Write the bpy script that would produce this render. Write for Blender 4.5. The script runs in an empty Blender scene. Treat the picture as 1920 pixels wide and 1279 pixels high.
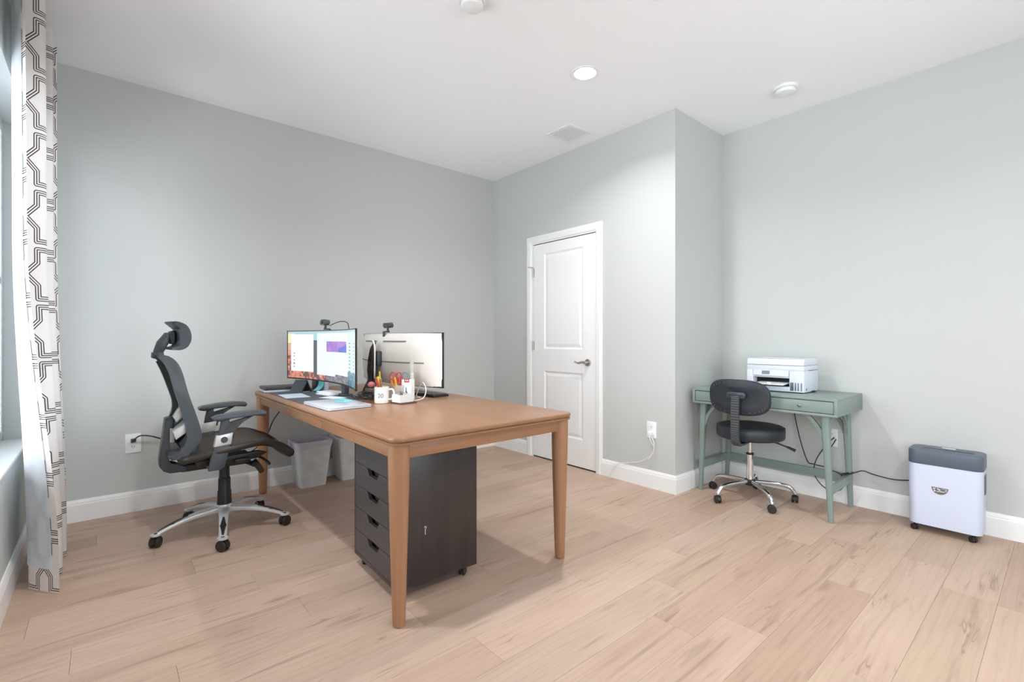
import bpy, bmesh, math, random
from mathutils import Vector, Matrix
random.seed(7)
PI = math.pi
scene = bpy.context.scene
COL = scene.collection

# ------------------------------------------------------------------ camera, world, exposure
W, H = 1920.0, 1279.0
FPX, HORIZON = 897.0, 635.5
cam_d = bpy.data.cameras.new('camera')
cam_d.sensor_fit = 'HORIZONTAL'
cam_d.sensor_width = 36.0
cam_d.lens = 36.0 * FPX / W
cam_d.shift_y = (HORIZON - H / 2) / W
cam_d.clip_start = 0.02
cam = bpy.data.objects.new('camera', cam_d)
COL.objects.link(cam)
cam.location = (0, 0, 1.145)
cam.rotation_euler = (PI / 2, 0, math.radians(49.52 - 90))
scene.camera = cam

world = bpy.data.worlds.new('daylight')
scene.world = world
world.use_nodes = True
wn = world.node_tree.nodes
wn['Background'].inputs['Color'].default_value = (0.85, 0.935, 1.0, 1)
wn['Background'].inputs['Strength'].default_value = 8.5
LAMP_POWER = 17.0
LAMP_COLOR = (1.0, 0.985, 0.97)

vs = scene.view_settings
vs.view_transform = 'Standard'
vs.look = 'None'
vs.exposure = 0.03
vs.gamma = 1.0
vs.use_curve_mapping = False
scene.cycles.use_denoising = True
scene.cycles.diffuse_bounces = 5
scene.cycles.max_bounces = 8
scene.cycles.use_adaptive_sampling = True
scene.cycles.adaptive_threshold = 0.05
scene.cycles.adaptive_min_samples = 20
scene.cycles.sample_clamp_indirect = 6.0

# room planes (metres, camera stands at x=0 y=0)
XL, YF, XB, YC, XR, YN, HC = -0.326, 4.05, 3.203, 1.90, 3.937, -2.4, 2.845
WIN_Y0, WIN_Y1, WIN_Z0, WIN_Z1 = 1.75, 3.907, 0.575, 2.36
RW_X0, RW_X1, RW_Z0, RW_Z1 = 0.7, 2.5, 0.575, 2.36   # made-up window behind the camera, lets in fill light
W2_Y0, W2_Y1 = -1.75, 0.40      # unseen window added to the left wall for more daylight


def portal(name, loc, rot, sx, sy):
    d = bpy.data.lights.new(name, 'AREA')
    d.shape = 'RECTANGLE'
    d.size, d.size_y = sx, sy
    d.cycles.is_portal = True
    o = bpy.data.objects.new(name, d)
    o.location = loc
    o.rotation_euler = rot
    COL.objects.link(o)
    return o


portal('window_daylight', (XL - 0.13, (WIN_Y0 + WIN_Y1) / 2, (WIN_Z0 + WIN_Z1) / 2), (0, -PI / 2, 0), WIN_Z1 - WIN_Z0, WIN_Y1 - WIN_Y0)
portal('added_side_window_daylight', (XL - 0.13, (W2_Y0 + W2_Y1) / 2, (WIN_Z0 + WIN_Z1) / 2), (0, -PI / 2, 0), WIN_Z1 - WIN_Z0, W2_Y1 - W2_Y0)  # portal for the added side window

portal('added_rear_window_daylight', ((RW_X0 + RW_X1) / 2, YN - 0.13, (RW_Z0 + RW_Z1) / 2), (PI / 2, 0, 0), RW_X1 - RW_X0, RW_Z1 - RW_Z0)  # portal for the made-up rear window, fills the far wall

# ------------------------------------------------------------------ materials
MATS = {}


class N:
    """small node-tree helper"""
    def __init__(self, name):
        self.m = bpy.data.materials.new(name)
        self.m.use_nodes = True
        self.t = self.m.node_tree
        self.b = self.t.nodes['Principled BSDF']
        self.out = self.t.nodes['Material Output']

    def n(self, typ, **kw):
        x = self.t.nodes.new(typ)
        for k, v in kw.items():
            setattr(x, k, v)
        return x

    def l(self, a, b):
        self.t.links.new(a, b)

    def val(self, sock, v):
        if hasattr(v, 'is_output') or isinstance(v, bpy.types.NodeSocket):
            self.l(v, sock)
        else:
            sock.default_value = v

    def math(self, op, a, b=0.0, c=None, clamp=False):
        x = self.n('ShaderNodeMath', operation=op)
        x.use_clamp = clamp
        self.val(x.inputs[0], a)
        self.val(x.inputs[1], b)
        if c is not None:
            self.val(x.inputs[2], c)
        return x.outputs[0]

    def mix(self, f, a, b, blend='MIX'):
        x = self.n('ShaderNodeMix', data_type='RGBA', blend_type=blend)
        self.val(x.inputs[0], f)
        for s, v in ((x.inputs[6], a), (x.inputs[7], b)):
            self.val(s, v if isinstance(v, bpy.types.NodeSocket) else (*v[:3], 1))
        return x.outputs[2]

    def noise(self, vec=None, scale=5.0, detail=3.0, rough=0.5, dist=0.0):
        x = self.n('ShaderNodeTexNoise')
        x.inputs['Scale'].default_value = scale
        x.inputs['Detail'].default_value = detail
        x.inputs['Roughness'].default_value = rough
        x.inputs['Distortion'].default_value = dist
        if vec is not None:
            self.l(vec, x.inputs['Vector'])
        return x.outputs['Fac']

    def ramp(self, f, stops):
        x = self.n('ShaderNodeValToRGB')
        e = x.color_ramp.elements
        while len(e) > 1:
            e.remove(e[-1])
        e[0].position, e[0].color = stops[0][0], (*stops[0][1], 1)
        for p, c in stops[1:]:
            k = e.new(p)
            k.color = (*c, 1)
        self.l(f, x.inputs[0])
        return x.outputs[0]

    def mapping(self, src, scale=(1, 1, 1), rot=(0, 0, 0), loc=(0, 0, 0)):
        x = self.n('ShaderNodeMapping')
        x.inputs['Scale'].default_value = scale
        x.inputs['Rotation'].default_value = rot
        x.inputs['Location'].default_value = loc
        self.l(src, x.inputs['Vector'])
        return x.outputs[0]

    def bump(self, h, strength=0.2, dist=0.002):
        x = self.n('ShaderNodeBump')
        x.inputs['Strength'].default_value = strength
        x.inputs['Distance'].default_value = dist
        self.l(h, x.inputs['Height'])
        self.l(x.outputs[0], self.b.inputs['Normal'])


def mat(name, color, rough=0.5, metal=0.0, vary=0.04, vscale=6.0, bump=0.0, bscale=200.0, spec=0.5, coat=0.0, alpha=None, trans=0.0, ior=1.45, emit=None, estr=0.0):
    k = N(name)
    tc = k.n('ShaderNodeTexCoord')
    if vary > 0:
        f = k.noise(tc.outputs['Object'], vscale, 0.0 if vary <= 0.02 else 3.0)
        c = k.mix(f, [max(0, x * (1 - vary)) for x in color], [min(1, x * (1 + vary)) for x in color])
        k.l(c, k.b.inputs['Base Color'])
    else:
        k.b.inputs['Base Color'].default_value = (*color, 1)
    k.b.inputs['Roughness'].default_value = rough
    k.b.inputs['Metallic'].default_value = metal
    k.b.inputs['Specular IOR Level'].default_value = spec
    k.b.inputs['Coat Weight'].default_value = coat
    k.b.inputs['Transmission Weight'].default_value = trans
    k.b.inputs['IOR'].default_value = ior
    if alpha is not None:
        k.b.inputs['Alpha'].default_value = alpha
    if emit:
        k.b.inputs['Emission Color'].default_value = (*emit, 1)
        k.b.inputs['Emission Strength'].default_value = estr
    if bump > 0:
        k.bump(k.noise(tc.outputs['Object'], bscale, 1.0), bump)
    MATS[name] = k.m
    return k.m


mat('wall_paint', (0.548, 0.562, 0.548), 0.75, vary=0.012, vscale=1.5, spec=0.25)
mat('ceiling_paint', (0.92, 0.935, 0.955), 0.85, vary=0.012, vscale=2, bump=0.25, bscale=45, spec=0.2)
mat('trim_white', (0.86, 0.86, 0.855), 0.35, vary=0.01)
mat('door_white', (0.88, 0.88, 0.88), 0.4, vary=0.01)
mat('plastic_white', (0.84, 0.85, 0.86), 0.35, vary=0.01)
mat('printer_white', (0.66, 0.70, 0.77), 0.42, vary=0.01)
mat('printer_grey', (0.55, 0.57, 0.60), 0.45, vary=0.02)
mat('shredder_white', (0.60, 0.645, 0.78), 0.38, vary=0.01)
mat('shredder_grey', (0.10, 0.125, 0.165), 0.4, vary=0.05)
mat('black_plastic', (0.022, 0.022, 0.024), 0.42, vary=0.15)
mat('charcoal_plastic', (0.055, 0.06, 0.066), 0.4, vary=0.08)
mat('chair_grey', (0.052, 0.061, 0.072), 0.38, vary=0.06)
mat('seat_black', (0.032, 0.027, 0.023), 0.34, vary=0.1)
mat('caster_black', (0.025, 0.022, 0.02), 0.38, vary=0.15)
mat('silver_plastic', (0.62, 0.62, 0.62), 0.32, metal=0.35, vary=0.03)
mat('chrome', (0.82, 0.83, 0.85), 0.10, metal=1.0, vary=0.01)
mat('nickel', (0.55, 0.52, 0.48), 0.30, metal=1.0, vary=0.03)
mat('steel_dark', (0.25, 0.25, 0.26), 0.35, metal=1.0, vary=0.03)
mat('leather_black', (0.026, 0.030, 0.040), 0.34, vary=0.15, bump=0.35, bscale=500)
mat('stitch', (0.12, 0.12, 0.125), 0.6)
mat('sage_paint', (0.215, 0.272, 0.250), 0.38, vary=0.03)
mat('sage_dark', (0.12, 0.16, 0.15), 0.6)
mat('screen_black', (0.01, 0.01, 0.012), 0.2, vary=0)
mat('monitor_white', (0.80, 0.76, 0.72), 0.22, vary=0.01, coat=0.3)
mat('monitor_black', (0.02, 0.02, 0.022), 0.35, vary=0.1)
mat('cord_black', (0.02, 0.02, 0.02), 0.5, vary=0.1)
mat('cord_white', (0.78, 0.78, 0.76), 0.5, vary=0.02)
mat('cord_brown', (0.14, 0.11, 0.08), 0.55, vary=0.3, vscale=60)
mat('outlet_slot', (0.12, 0.12, 0.12), 0.6, vary=0)
mat('laptop_silver', (0.62, 0.66, 0.73), 0.3, metal=0.15, vary=0.02)
mat('laptop_black', (0.05, 0.05, 0.056), 0.4, vary=0.05)
mat('mat_grey', (0.10, 0.105, 0.12), 0.7, vary=0.08, vscale=40, bump=0.2, bscale=700)
mat('paper', (0.86, 0.88, 0.9), 0.75, vary=0.02)
mat('paper_blue', (0.60, 0.71, 0.83), 0.7, vary=0.06, vscale=30)
mat('matte_teal', (0.22, 0.72, 0.74), 0.7, vary=0.05, vscale=30)
mat('ceramic', (0.87, 0.86, 0.84), 0.18, vary=0.01, coat=0.4)
mat('ink_grey', (0.22, 0.22, 0.23), 0.6)
mat('ink_black', (0.03, 0.03, 0.03), 0.5)
mat('red_print', (0.60, 0.05, 0.05), 0.45)
mat('scissor_red', (0.55, 0.10, 0.12), 0.35)
mat('scissor_teal', (0.16, 0.30, 0.33), 0.35)
mat('marker_yellow', (0.72, 0.78, 0.06), 0.35)
mat('marker_blue', (0.14, 0.20, 0.33), 0.4)
mat('pencil_yellow', (0.80, 0.50, 0.06), 0.4)
mat('marker_red', (0.60, 0.06, 0.03), 0.4)
mat('marker_orange', (0.80, 0.30, 0.03), 0.4)
mat('pen_brown', (0.42, 0.18, 0.07), 0.4)
mat('pink_fabric', (0.72, 0.22, 0.22), 0.7)
mat('tray_dark', (0.11, 0.07, 0.05), 0.5)
mat('plant_green', (0.06, 0.14, 0.05), 0.6)
mat('clear_grey', (0.62, 0.58, 0.54), 0.25)
mat('sheer_lining', (0.82, 0.86, 0.92), 0.8, vary=0.01)
mat('vent_shade', (0.35, 0.35, 0.35), 0.7, vary=0)
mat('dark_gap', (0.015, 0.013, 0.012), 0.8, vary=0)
mat('subfloor', (0.30, 0.21, 0.15), 0.8)
mat('lens', (0.9, 0.9, 0.9), 0.4, vary=0, emit=(1.0, 0.98, 0.95), estr=14.0)


def m_translucent(name, color, f, rough=0.8):
    k = N(name)
    k.b.inputs['Base Color'].default_value = (*color, 1)
    k.b.inputs['Roughness'].default_value = rough
    tr = k.n('ShaderNodeBsdfTranslucent')
    tr.inputs['Color'].default_value = (*color, 1)
    mx = k.n('ShaderNodeMixShader')
    mx.inputs[0].default_value = f
    k.l(k.b.outputs[0], mx.inputs[1])
    k.l(tr.outputs[0], mx.inputs[2])
    k.l(mx.outputs[0], k.out.inputs[0])
    MATS[name] = k.m
    return k


m_translucent('lining', (0.84, 0.88, 0.93), 0.45)


def m_seethrough(name, color, t, rough=0.25, scale=None):
    """partly transparent plastic or net"""
    k = N(name)
    k.b.inputs['Base Color'].default_value = (*color, 1)
    k.b.inputs['Roughness'].default_value = rough
    tp = k.n('ShaderNodeBsdfTransparent')
    tp.inputs['Color'].default_value = (1, 1, 1, 1)
    mx = k.n('ShaderNodeMixShader')
    if scale:
        tc = k.n('ShaderNodeTexCoord')
        f = k.noise(tc.outputs['Object'], scale, 2.0)
        v = k.math('MULTIPLY_ADD', f, 0.3, t - 0.15, clamp=True)
        k.l(v, mx.inputs[0])
    else:
        mx.inputs[0].default_value = t
    k.l(k.b.outputs[0], mx.inputs[1])
    k.l(tp.outputs[0], mx.inputs[2])
    k.l(mx.outputs[0], k.out.inputs[0])
    MATS[name] = k.m


m_seethrough('bin_plastic', (0.84, 0.86, 0.86), 0.30, 0.3, 12)
m_seethrough('bin_liner', (0.74, 0.71, 0.84), 0.30, 0.35, 20)
m_seethrough('chair_net', (0.085, 0.065, 0.050), 0.18, 0.6)
m_seethrough('chair_net_back', (0.060, 0.066, 0.075), 0.15, 0.55)
m_seethrough('clear_plastic', (0.75, 0.72, 0.68), 0.55, 0.15)


def m_glass():
    k = N('window_glass')
    tp = k.n('ShaderNodeBsdfTransparent')
    gl = k.n('ShaderNodeBsdfGlossy')
    gl.inputs['Roughness'].default_value = 0.0
    fr = k.n('ShaderNodeFresnel')
    fr.inputs['IOR'].default_value = 1.45
    mx = k.n('ShaderNodeMixShader')
    k.l(fr.outputs[0], mx.inputs[0])
    k.l(tp.outputs[0], mx.inputs[1])
    k.l(gl.outputs[0], mx.inputs[2])
    k.l(mx.outputs[0], k.out.inputs[0])
    MATS['window_glass'] = k.m


m_glass()


def m_plank():
    k = N('floor_plank')
    tc = k.n('ShaderNodeTexCoord')
    oi = k.n('ShaderNodeObjectInfo')
    off = k.n('ShaderNodeCombineXYZ')
    k.l(k.math('MULTIPLY', oi.outputs['Random'], 91.0), off.inputs[0])
    k.l(k.math('MULTIPLY', oi.outputs['Random'], 37.0), off.inputs[1])
    k.l(k.math('MULTIPLY', oi.outputs['Random'], 53.0), off.inputs[2])
    add = k.n('ShaderNodeVectorMath', operation='ADD')
    k.l(tc.outputs['Object'], add.inputs[0])
    k.l(off.outputs[0], add.inputs[1])
    v = add.outputs[0]
    tone = k.ramp(oi.outputs['Random'], [(0.0, (0.470, 0.325, 0.245)), (0.22, (0.530, 0.385, 0.305)), (0.45, (0.570, 0.420, 0.330)),
                                          (0.62, (0.500, 0.368, 0.275)), (0.80, (0.580, 0.425, 0.345)), (1.0, (0.485, 0.378, 0.300))])
    # broad cloudiness along the board
    cloud = k.noise(k.mapping(v, (0.9, 4.0, 1)), 2.0, 3.0, 0.55)
    c = k.mix(k.math('MULTIPLY_ADD', cloud, 1.5, -0.45, clamp=True), tone, k.mix(1.0, tone, (0.80, 0.775, 0.75), 'MULTIPLY'))
    # long grain
    grain = k.noise(k.mapping(v, (2.2, 70.0, 1)), 1.6, 5.0, 0.62, 0.4)
    g = k.math('MULTIPLY_ADD', grain, 2.2, -0.75, clamp=True)
    c = k.mix(k.math('MULTIPLY', g, 0.28), c, k.mix(1.0, c, (0.70, 0.64, 0.58), 'MULTIPLY'))
    # dark mineral streaks and knots
    st = k.noise(k.mapping(v, (1.0, 11.0, 1)), 1.55, 2.5, 0.5, 0.9)
    s = k.math('MULTIPLY_ADD', st, 7.0, -4.1, clamp=True)
    c = k.mix(k.math('MULTIPLY', s, 0.50), c, (0.235, 0.160, 0.115))
    cr = k.noise(k.mapping(v, (1.1, 17.0, 1)), 1.1, 2.0, 0.5, 1.3)
    crl = k.math('MULTIPLY_ADD', k.math('ABSOLUTE', k.math('SUBTRACT', cr, 0.5)), -55.0, 1.0, clamp=True)
    crm = k.math('MULTIPLY_ADD', k.noise(k.mapping(v, (1.3, 3.2, 1)), 1.7, 1.0, 0.5), 9.0, -5.0, clamp=True)
    c = k.mix(k.math('MULTIPLY', k.math('MULTIPLY', crl, crm), 0.55), c, (0.20, 0.130, 0.095))
    wv = k.n('ShaderNodeTexWave', wave_type='BANDS', bands_direction='Y')
    wv.inputs['Scale'].default_value = 6.0
    wv.inputs['Distortion'].default_value = 8.5
    wv.inputs['Detail'].default_value = 2.0
    wv.inputs['Detail Scale'].default_value = 0.7
    k.l(k.mapping(v, (0.30, 1.6, 1)), wv.inputs['Vector'])
    w = k.math('MULTIPLY_ADD', wv.outputs['Fac'], 3.0, -2.0, clamp=True)
    c = k.mix(k.math('MULTIPLY', w, 0.13), c, (0.30, 0.20, 0.14))
    kn = k.n('ShaderNodeTexVoronoi')
    kn.inputs['Scale'].default_value = 1.0
    k.l(k.mapping(v, (1.1, 4.2, 1)), kn.inputs['Vector'])
    kk = k.math('MULTIPLY_ADD', kn.outputs['Distance'], -11.0, 1.05, clamp=True)
    c = k.mix(k.math('MULTIPLY', kk, 0.6), c, (0.20, 0.125, 0.085))
    k.l(c, k.b.inputs['Base Color'])
    k.b.inputs['Roughness'].default_value = 0.52
    k.b.inputs['Specular IOR Level'].default_value = 0.35
    k.bump(grain, 0.12, 0.0008)
    MATS['floor_plank'] = k.m


m_plank()


def m_wood(name, c0, c1, rough, axis='Y', gscale=38.0, bmp=0.06, coat=0.0):
    k = N(name)
    tc = k.n('ShaderNodeTexCoord')
    sc = {'X': (2.0, gscale, gscale), 'Y': (gscale, 2.0, gscale), 'Z': (gscale, gscale, 2.0)}[axis]
    g = k.noise(k.mapping(tc.outputs['Object'], sc), 1.0, 6.0, 0.6, 0.3)
    b = k.noise(k.mapping(tc.outputs['Object'], tuple(x * 0.16 for x in sc)), 1.0, 2.0, 0.5)
    f = k.math('ADD', k.math('MULTIPLY', g, 0.75), k.math('MULTIPLY', b, 0.5))
    c = k.mix(k.math('MULTIPLY_ADD', f, 1.7, -0.55, clamp=True), c0, c1)
    k.l(c, k.b.inputs['Base Color'])
    k.b.inputs['Roughness'].default_value = rough
    k.b.inputs['Coat Weight'].default_value = coat
    k.b.inputs['Coat Roughness'].default_value = 0.25
    k.bump(g, bmp, 0.001)
    MATS[name] = k.m


m_wood('desk_wood', (0.262, 0.124, 0.062), (0.368, 0.190, 0.099), 0.33, 'Y')
m_wood('desk_wood_x', (0.262, 0.124, 0.062), (0.368, 0.190, 0.099), 0.38, 'X')
m_wood('desk_wood_z', (0.29, 0.136, 0.068), (0.395, 0.206, 0.109), 0.40, 'Z')
m_wood('espresso_wood', (0.024, 0.018, 0.017), (0.052, 0.041, 0.039), 0.36, 'Z', 30.0, 0.1)
m_wood('espresso_front', (0.034, 0.030, 0.029), (0.078, 0.071, 0.070), 0.40, 'Y', 30.0, 0.12)


def seg_dist(k, s, t, a, b):
    ax, ay = a
    bx, by = b
    dx, dy = bx - ax, by - ay
    L2 = dx * dx + dy * dy
    px = k.math('SUBTRACT', s, ax)
    py = k.math('SUBTRACT', t, ay)
    h = k.math('DIVIDE', k.math('ADD', k.math('MULTIPLY', px, dx), k.math('MULTIPLY', py, dy)), L2, clamp=True)
    ex = k.math('SUBTRACT', px, k.math('MULTIPLY', h, dx))
    ey = k.math('SUBTRACT', py, k.math('MULTIPLY', h, dy))
    return k.math('SQRT', k.math('ADD', k.math('MULTIPLY', ex, ex), k.math('MULTIPLY', ey, ey)))


def m_curtain():
    k = N('curtain_print')
    uv = k.n('ShaderNodeUVMap')
    sp = k.n('ShaderNodeSeparateXYZ')
    k.l(uv.outputs[0], sp.inputs[0])
    Q, Pv = 0.176, 0.262
    s = k.math('ABSOLUTE', k.math('SUBTRACT', k.math('MULTIPLY', k.math('FRACT', k.math('DIVIDE', sp.outputs[0], Q)), Q), Q / 2))
    t = k.math('ABSOLUTE', k.math('SUBTRACT', k.math('MULTIPLY', k.math('FRACT', k.math('DIVIDE', sp.outputs[1], Pv)), Pv), Pv / 2))
    segs = [((0, .112), (.050, .112)), ((.050, .112), (.050, .052)), ((.050, .052), (.088, .007))]
    d = None
    for a, b in segs:
        e = seg_dist(k, s, t, a, b)
        d = e if d is None else k.math('MINIMUM', d, e)
    l0 = k.math('LESS_THAN', d, 0.0022)
    l1 = k.math('LESS_THAN', k.math('ABSOLUTE', k.math('SUBTRACT', d, 0.0095)), 0.0022)
    ln = k.math('MAXIMUM', l0, l1)
    c = k.mix(ln, (0.82, 0.775, 0.74), (0.06, 0.05, 0.046))
    k.l(c, k.b.inputs['Base Color'])
    k.b.inputs['Roughness'].default_value = 0.85
    tr = k.n('ShaderNodeBsdfTranslucent')
    k.l(c, tr.inputs['Color'])
    mx = k.n('ShaderNodeMixShader')
    mx.inputs[0].default_value = 0.30
    k.l(k.b.outputs[0], mx.inputs[1])
    k.l(tr.outputs[0], mx.inputs[2])
    k.l(mx.outputs[0], k.out.inputs[0])
    MATS['curtain_print'] = k.m


m_curtain()


def m_screen():
    k = N('screen_picture')
    at = k.n('ShaderNodeAttribute')
    at.attribute_name = 'Col'
    k.b.inputs['Base Color'].default_value = (0.01, 0.01, 0.01, 1)
    k.b.inputs['Roughness'].default_value = 0.3
    k.l(at.outputs['Color'], k.b.inputs['Emission Color'])
    k.b.inputs['Emission Strength'].default_value = 1.0
    k.m.cycles.emission_sampling = 'NONE'
    MATS['screen_picture'] = k.m


m_screen()
MATS['lens'].cycles.emission_sampling = 'NONE'


# ------------------------------------------------------------------ mesh helpers
class MB:
    def __init__(self):
        self.bm = bmesh.new()

    def _xf(self, verts, M):
        if M is not None:
            bmesh.ops.transform(self.bm, matrix=M, verts=verts)

    def box(self, lo, hi, bev=0.0, seg=2, M=None):
        lo, hi = Vector(lo), Vector(hi)
        c, d = (lo + hi) / 2, hi - lo
        r = bmesh.ops.create_cube(self.bm, size=1.0)
        vs_ = r['verts']
        for v in vs_:
            v.co = Vector((v.co.x * d.x, v.co.y * d.y, v.co.z * d.z)) + c
        if bev > 0:
            es = list({e for v in vs_ for e in v.link_edges})
            rr = bmesh.ops.bevel(self.bm, geom=es, offset=min(bev, min(d) * 0.49), segments=seg, profile=0.5, affect='EDGES', clamp_overlap=True)
            vs_ = list({v for f in rr['faces'] for v in f.verts} | {v for v in vs_ if v.is_valid})
        self._xf(vs_, M)
        return self

    def ring_stack(self, rings, cap=True, closed=True):
        """rings: list of lists of points, equal counts"""
        vr = [[self.bm.verts.new(p) for p in r] for r in rings]
        n = len(vr[0])
        for a, b in zip(vr, vr[1:]):
            for i in range(n if closed else n - 1):
                j = (i + 1) % n
                try:
                    self.bm.faces.new((a[i], a[j], b[j], b[i]))
                except ValueError:
                    pass
        if cap and closed:
            self.bm.faces.new(list(reversed(vr[0])))
            self.bm.faces.new(vr[-1])
        return self

    def tube(self, pts, r, seg=8, cap=True):
        pts = [Vector(p) for p in pts]
        n = len(pts)
        rs = r if isinstance(r, (list, tuple)) else [r] * n
        rings = []
        prev = None
        for i, p in enumerate(pts):
            t = (pts[min(i + 1, n - 1)] - pts[max(i - 1, 0)])
            if t.length < 1e-9:
                t = Vector((0, 0, 1))
            t.normalize()
            if prev is None:
                a = t.orthogonal().normalized()
            else:
                a = prev - t * prev.dot(t)
                a = a.normalized() if a.length > 1e-6 else t.orthogonal().normalized()
            prev = a
            b = t.cross(a)
            rings.append([p + (a * math.cos(2 * PI * k / seg) + b * math.sin(2 * PI * k / seg)) * rs[i] for k in range(seg)])
        return self.ring_stack(rings, cap)

    def cyl(self, p0, p1, r0, r1=None, seg=24):
        return self.tube([p0, p1], [r0, r0 if r1 is None else r1], seg)

    def lathe(self, prof, seg=32, c=(0, 0, 0), cap=True):
        c = Vector(c)
        rings = [[c + Vector((max(r, 1e-5) * math.cos(2 * PI * k / seg), max(r, 1e-5) * math.sin(2 * PI * k / seg), z)) for k in range(seg)] for r, z in prof]
        return self.ring_stack(rings, cap)

    def prism(self, poly, lo, hi, axis='y', bev=0.0, seg=2, M=None):
        """poly 2D points; axis y: (x,z) extruded in y ; axis z: (x,y) ; axis x: (y,z)"""
        def pt(p, h):
            return {'y': (p[0], h, p[1]), 'z': (p[0], p[1], h), 'x': (h, p[0], p[1])}[axis]
        a = [self.bm.verts.new(pt(p, lo)) for p in poly]
        b = [self.bm.verts.new(pt(p, hi)) for p in poly]
        fs = [self.bm.faces.new(a), self.bm.faces.new(list(reversed(b)))]
        n = len(a)
        for i in range(n):
            j = (i + 1) % n
            fs.append(self.bm.faces.new((a[j], a[i], b[i], b[j])))
        vs_ = a + b
        if bev > 0:
            es = list(set(fs[0].edges) | set(fs[1].edges))
            rr = bmesh.ops.bevel(self.bm, geom=es, offset=bev, segments=seg, profile=0.5, affect='EDGES', clamp_overlap=True)
            vs_ = list({v for f in rr['faces'] for v in f.verts} | {v for v in vs_ if v.is_valid})
        self._xf(vs_, M)
        return self

    def grid(self, fn, nu, nv, thick=None):
        """fn(u,v) -> point, u,v in 0..1; thick(u,v) optional offset vector for a second skin"""
        def skin(off):
            g = []
            for i in range(nu + 1):
                row = []
                for j in range(nv + 1):
                    p = Vector(fn(i / nu, j / nv))
                    if off:
                        p = p + Vector(thick(i / nu, j / nv))
                    row.append(self.bm.verts.new(p))
                g.append(row)
            return g
        a = skin(False)
        for i in range(nu):
            for j in range(nv):
                self.bm.faces.new((a[i][j], a[i + 1][j], a[i + 1][j + 1], a[i][j + 1]))
        if thick:
            b = skin(True)
            for i in range(nu):
                for j in range(nv):
                    self.bm.faces.new((b[i][j + 1], b[i + 1][j + 1], b[i + 1][j], b[i][j]))
            for i in range(nu):
                self.bm.faces.new((a[i + 1][0], a[i][0], b[i][0], b[i + 1][0]))
                self.bm.faces.new((a[i][nv], a[i + 1][nv], b[i + 1][nv], b[i][nv]))
            for j in range(nv):
                self.bm.faces.new((a[0][j], a[0][j + 1], b[0][j + 1], b[0][j]))
                self.bm.faces.new((a[nu][j + 1], a[nu][j], b[nu][j], b[nu][j + 1]))
        return self

    def mesh(self, name, material, smooth=35):
        bmesh.ops.recalc_face_normals(self.bm, faces=self.bm.faces)
        me = bpy.data.meshes.new(name)
        self.bm.to_mesh(me)
        self.bm.free()
        if material is not None:
            me.materials.append(MATS[material] if isinstance(material, str) else material)
        if smooth:
            me.polygons.foreach_set('use_smooth', [True] * len(me.polygons))
            me.set_sharp_from_angle(angle=math.radians(smooth))
        me.update()
        return me

    def build(self, name, material, parent=None, loc=(0, 0, 0), rot=(0, 0, 0), smooth=35, label=None):
        return link(name, self.mesh(name, material, smooth), parent, loc, rot, label)


def link(name, me, parent=None, loc=(0, 0, 0), rot=(0, 0, 0), label=None):
    o = bpy.data.objects.new(name, me)
    COL.objects.link(o)
    o.parent = parent
    o.location = loc
    o.rotation_euler = rot
    if label:
        o['label'] = label
    return o


def thing(name, label, cat, loc=(0, 0, 0), rz=0.0, group=None):
    o = bpy.data.objects.new(name, None)
    o.empty_display_size = 0.05
    COL.objects.link(o)
    o.location = loc
    o.rotation_euler = (0, 0, rz)
    return tag(o, label, cat, group)


def tag(o, label, cat, group=None):
    o['label'] = label
    o['category'] = cat
    if group:
        o['group'] = group
    return o


def struct(o, label=None):
    o['kind'] = 'structure'
    if label:
        o['label'] = label
    return o


def copy_tree(o, parent=None):
    c = o.copy()
    COL.objects.link(c)
    c.parent = parent
    for ch in o.children:
        copy_tree(ch, c)
    return c


def smooth_path(pts, n=8):
    pts = [Vector(p) for p in pts]
    out = []
    for i in range(len(pts) - 1):
        p0 = pts[max(i - 1, 0)]
        p1, p2 = pts[i], pts[i + 1]
        p3 = pts[min(i + 2, len(pts) - 1)]
        for k in range(n):
            t = k / n
            out.append(0.5 * ((2 * p1) + (p2 - p0) * t + (2 * p0 - 5 * p1 + 4 * p2 - p3) * t * t + (3 * p1 - p0 - 3 * p2 + p3) * t ** 3))
    out.append(pts[-1])
    return out


def rrect(cx, cy, w, h, r, n=6):
    out = []
    for sx, sy, a0 in ((1, 1, 0), (-1, 1, 90), (-1, -1, 180), (1, -1, 270)):
        for k in range(n + 1):
            a = math.radians(a0 + 90 * k / n)
            out.append((cx + sx * (w / 2 - r) + r * math.cos(a), cy + sy * (h / 2 - r) + r * math.sin(a)))
    return out


def superell(w, h, p, n=48):
    out = []
    for k in range(n):
        a = 2 * PI * k / n
        c, s = math.cos(a), math.sin(a)
        out.append((w / 2 * math.copysign(abs(c) ** (2 / p), c), h / 2 * math.copysign(abs(s) ** (2 / p), s)))
    return out


def cord(name, pts, r, material, label, cat='cable', n=8, group=None):
    o = MB().tube(smooth_path(pts, n), r, 8).build(name, material)
    return tag(o, label, cat, group)


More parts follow.
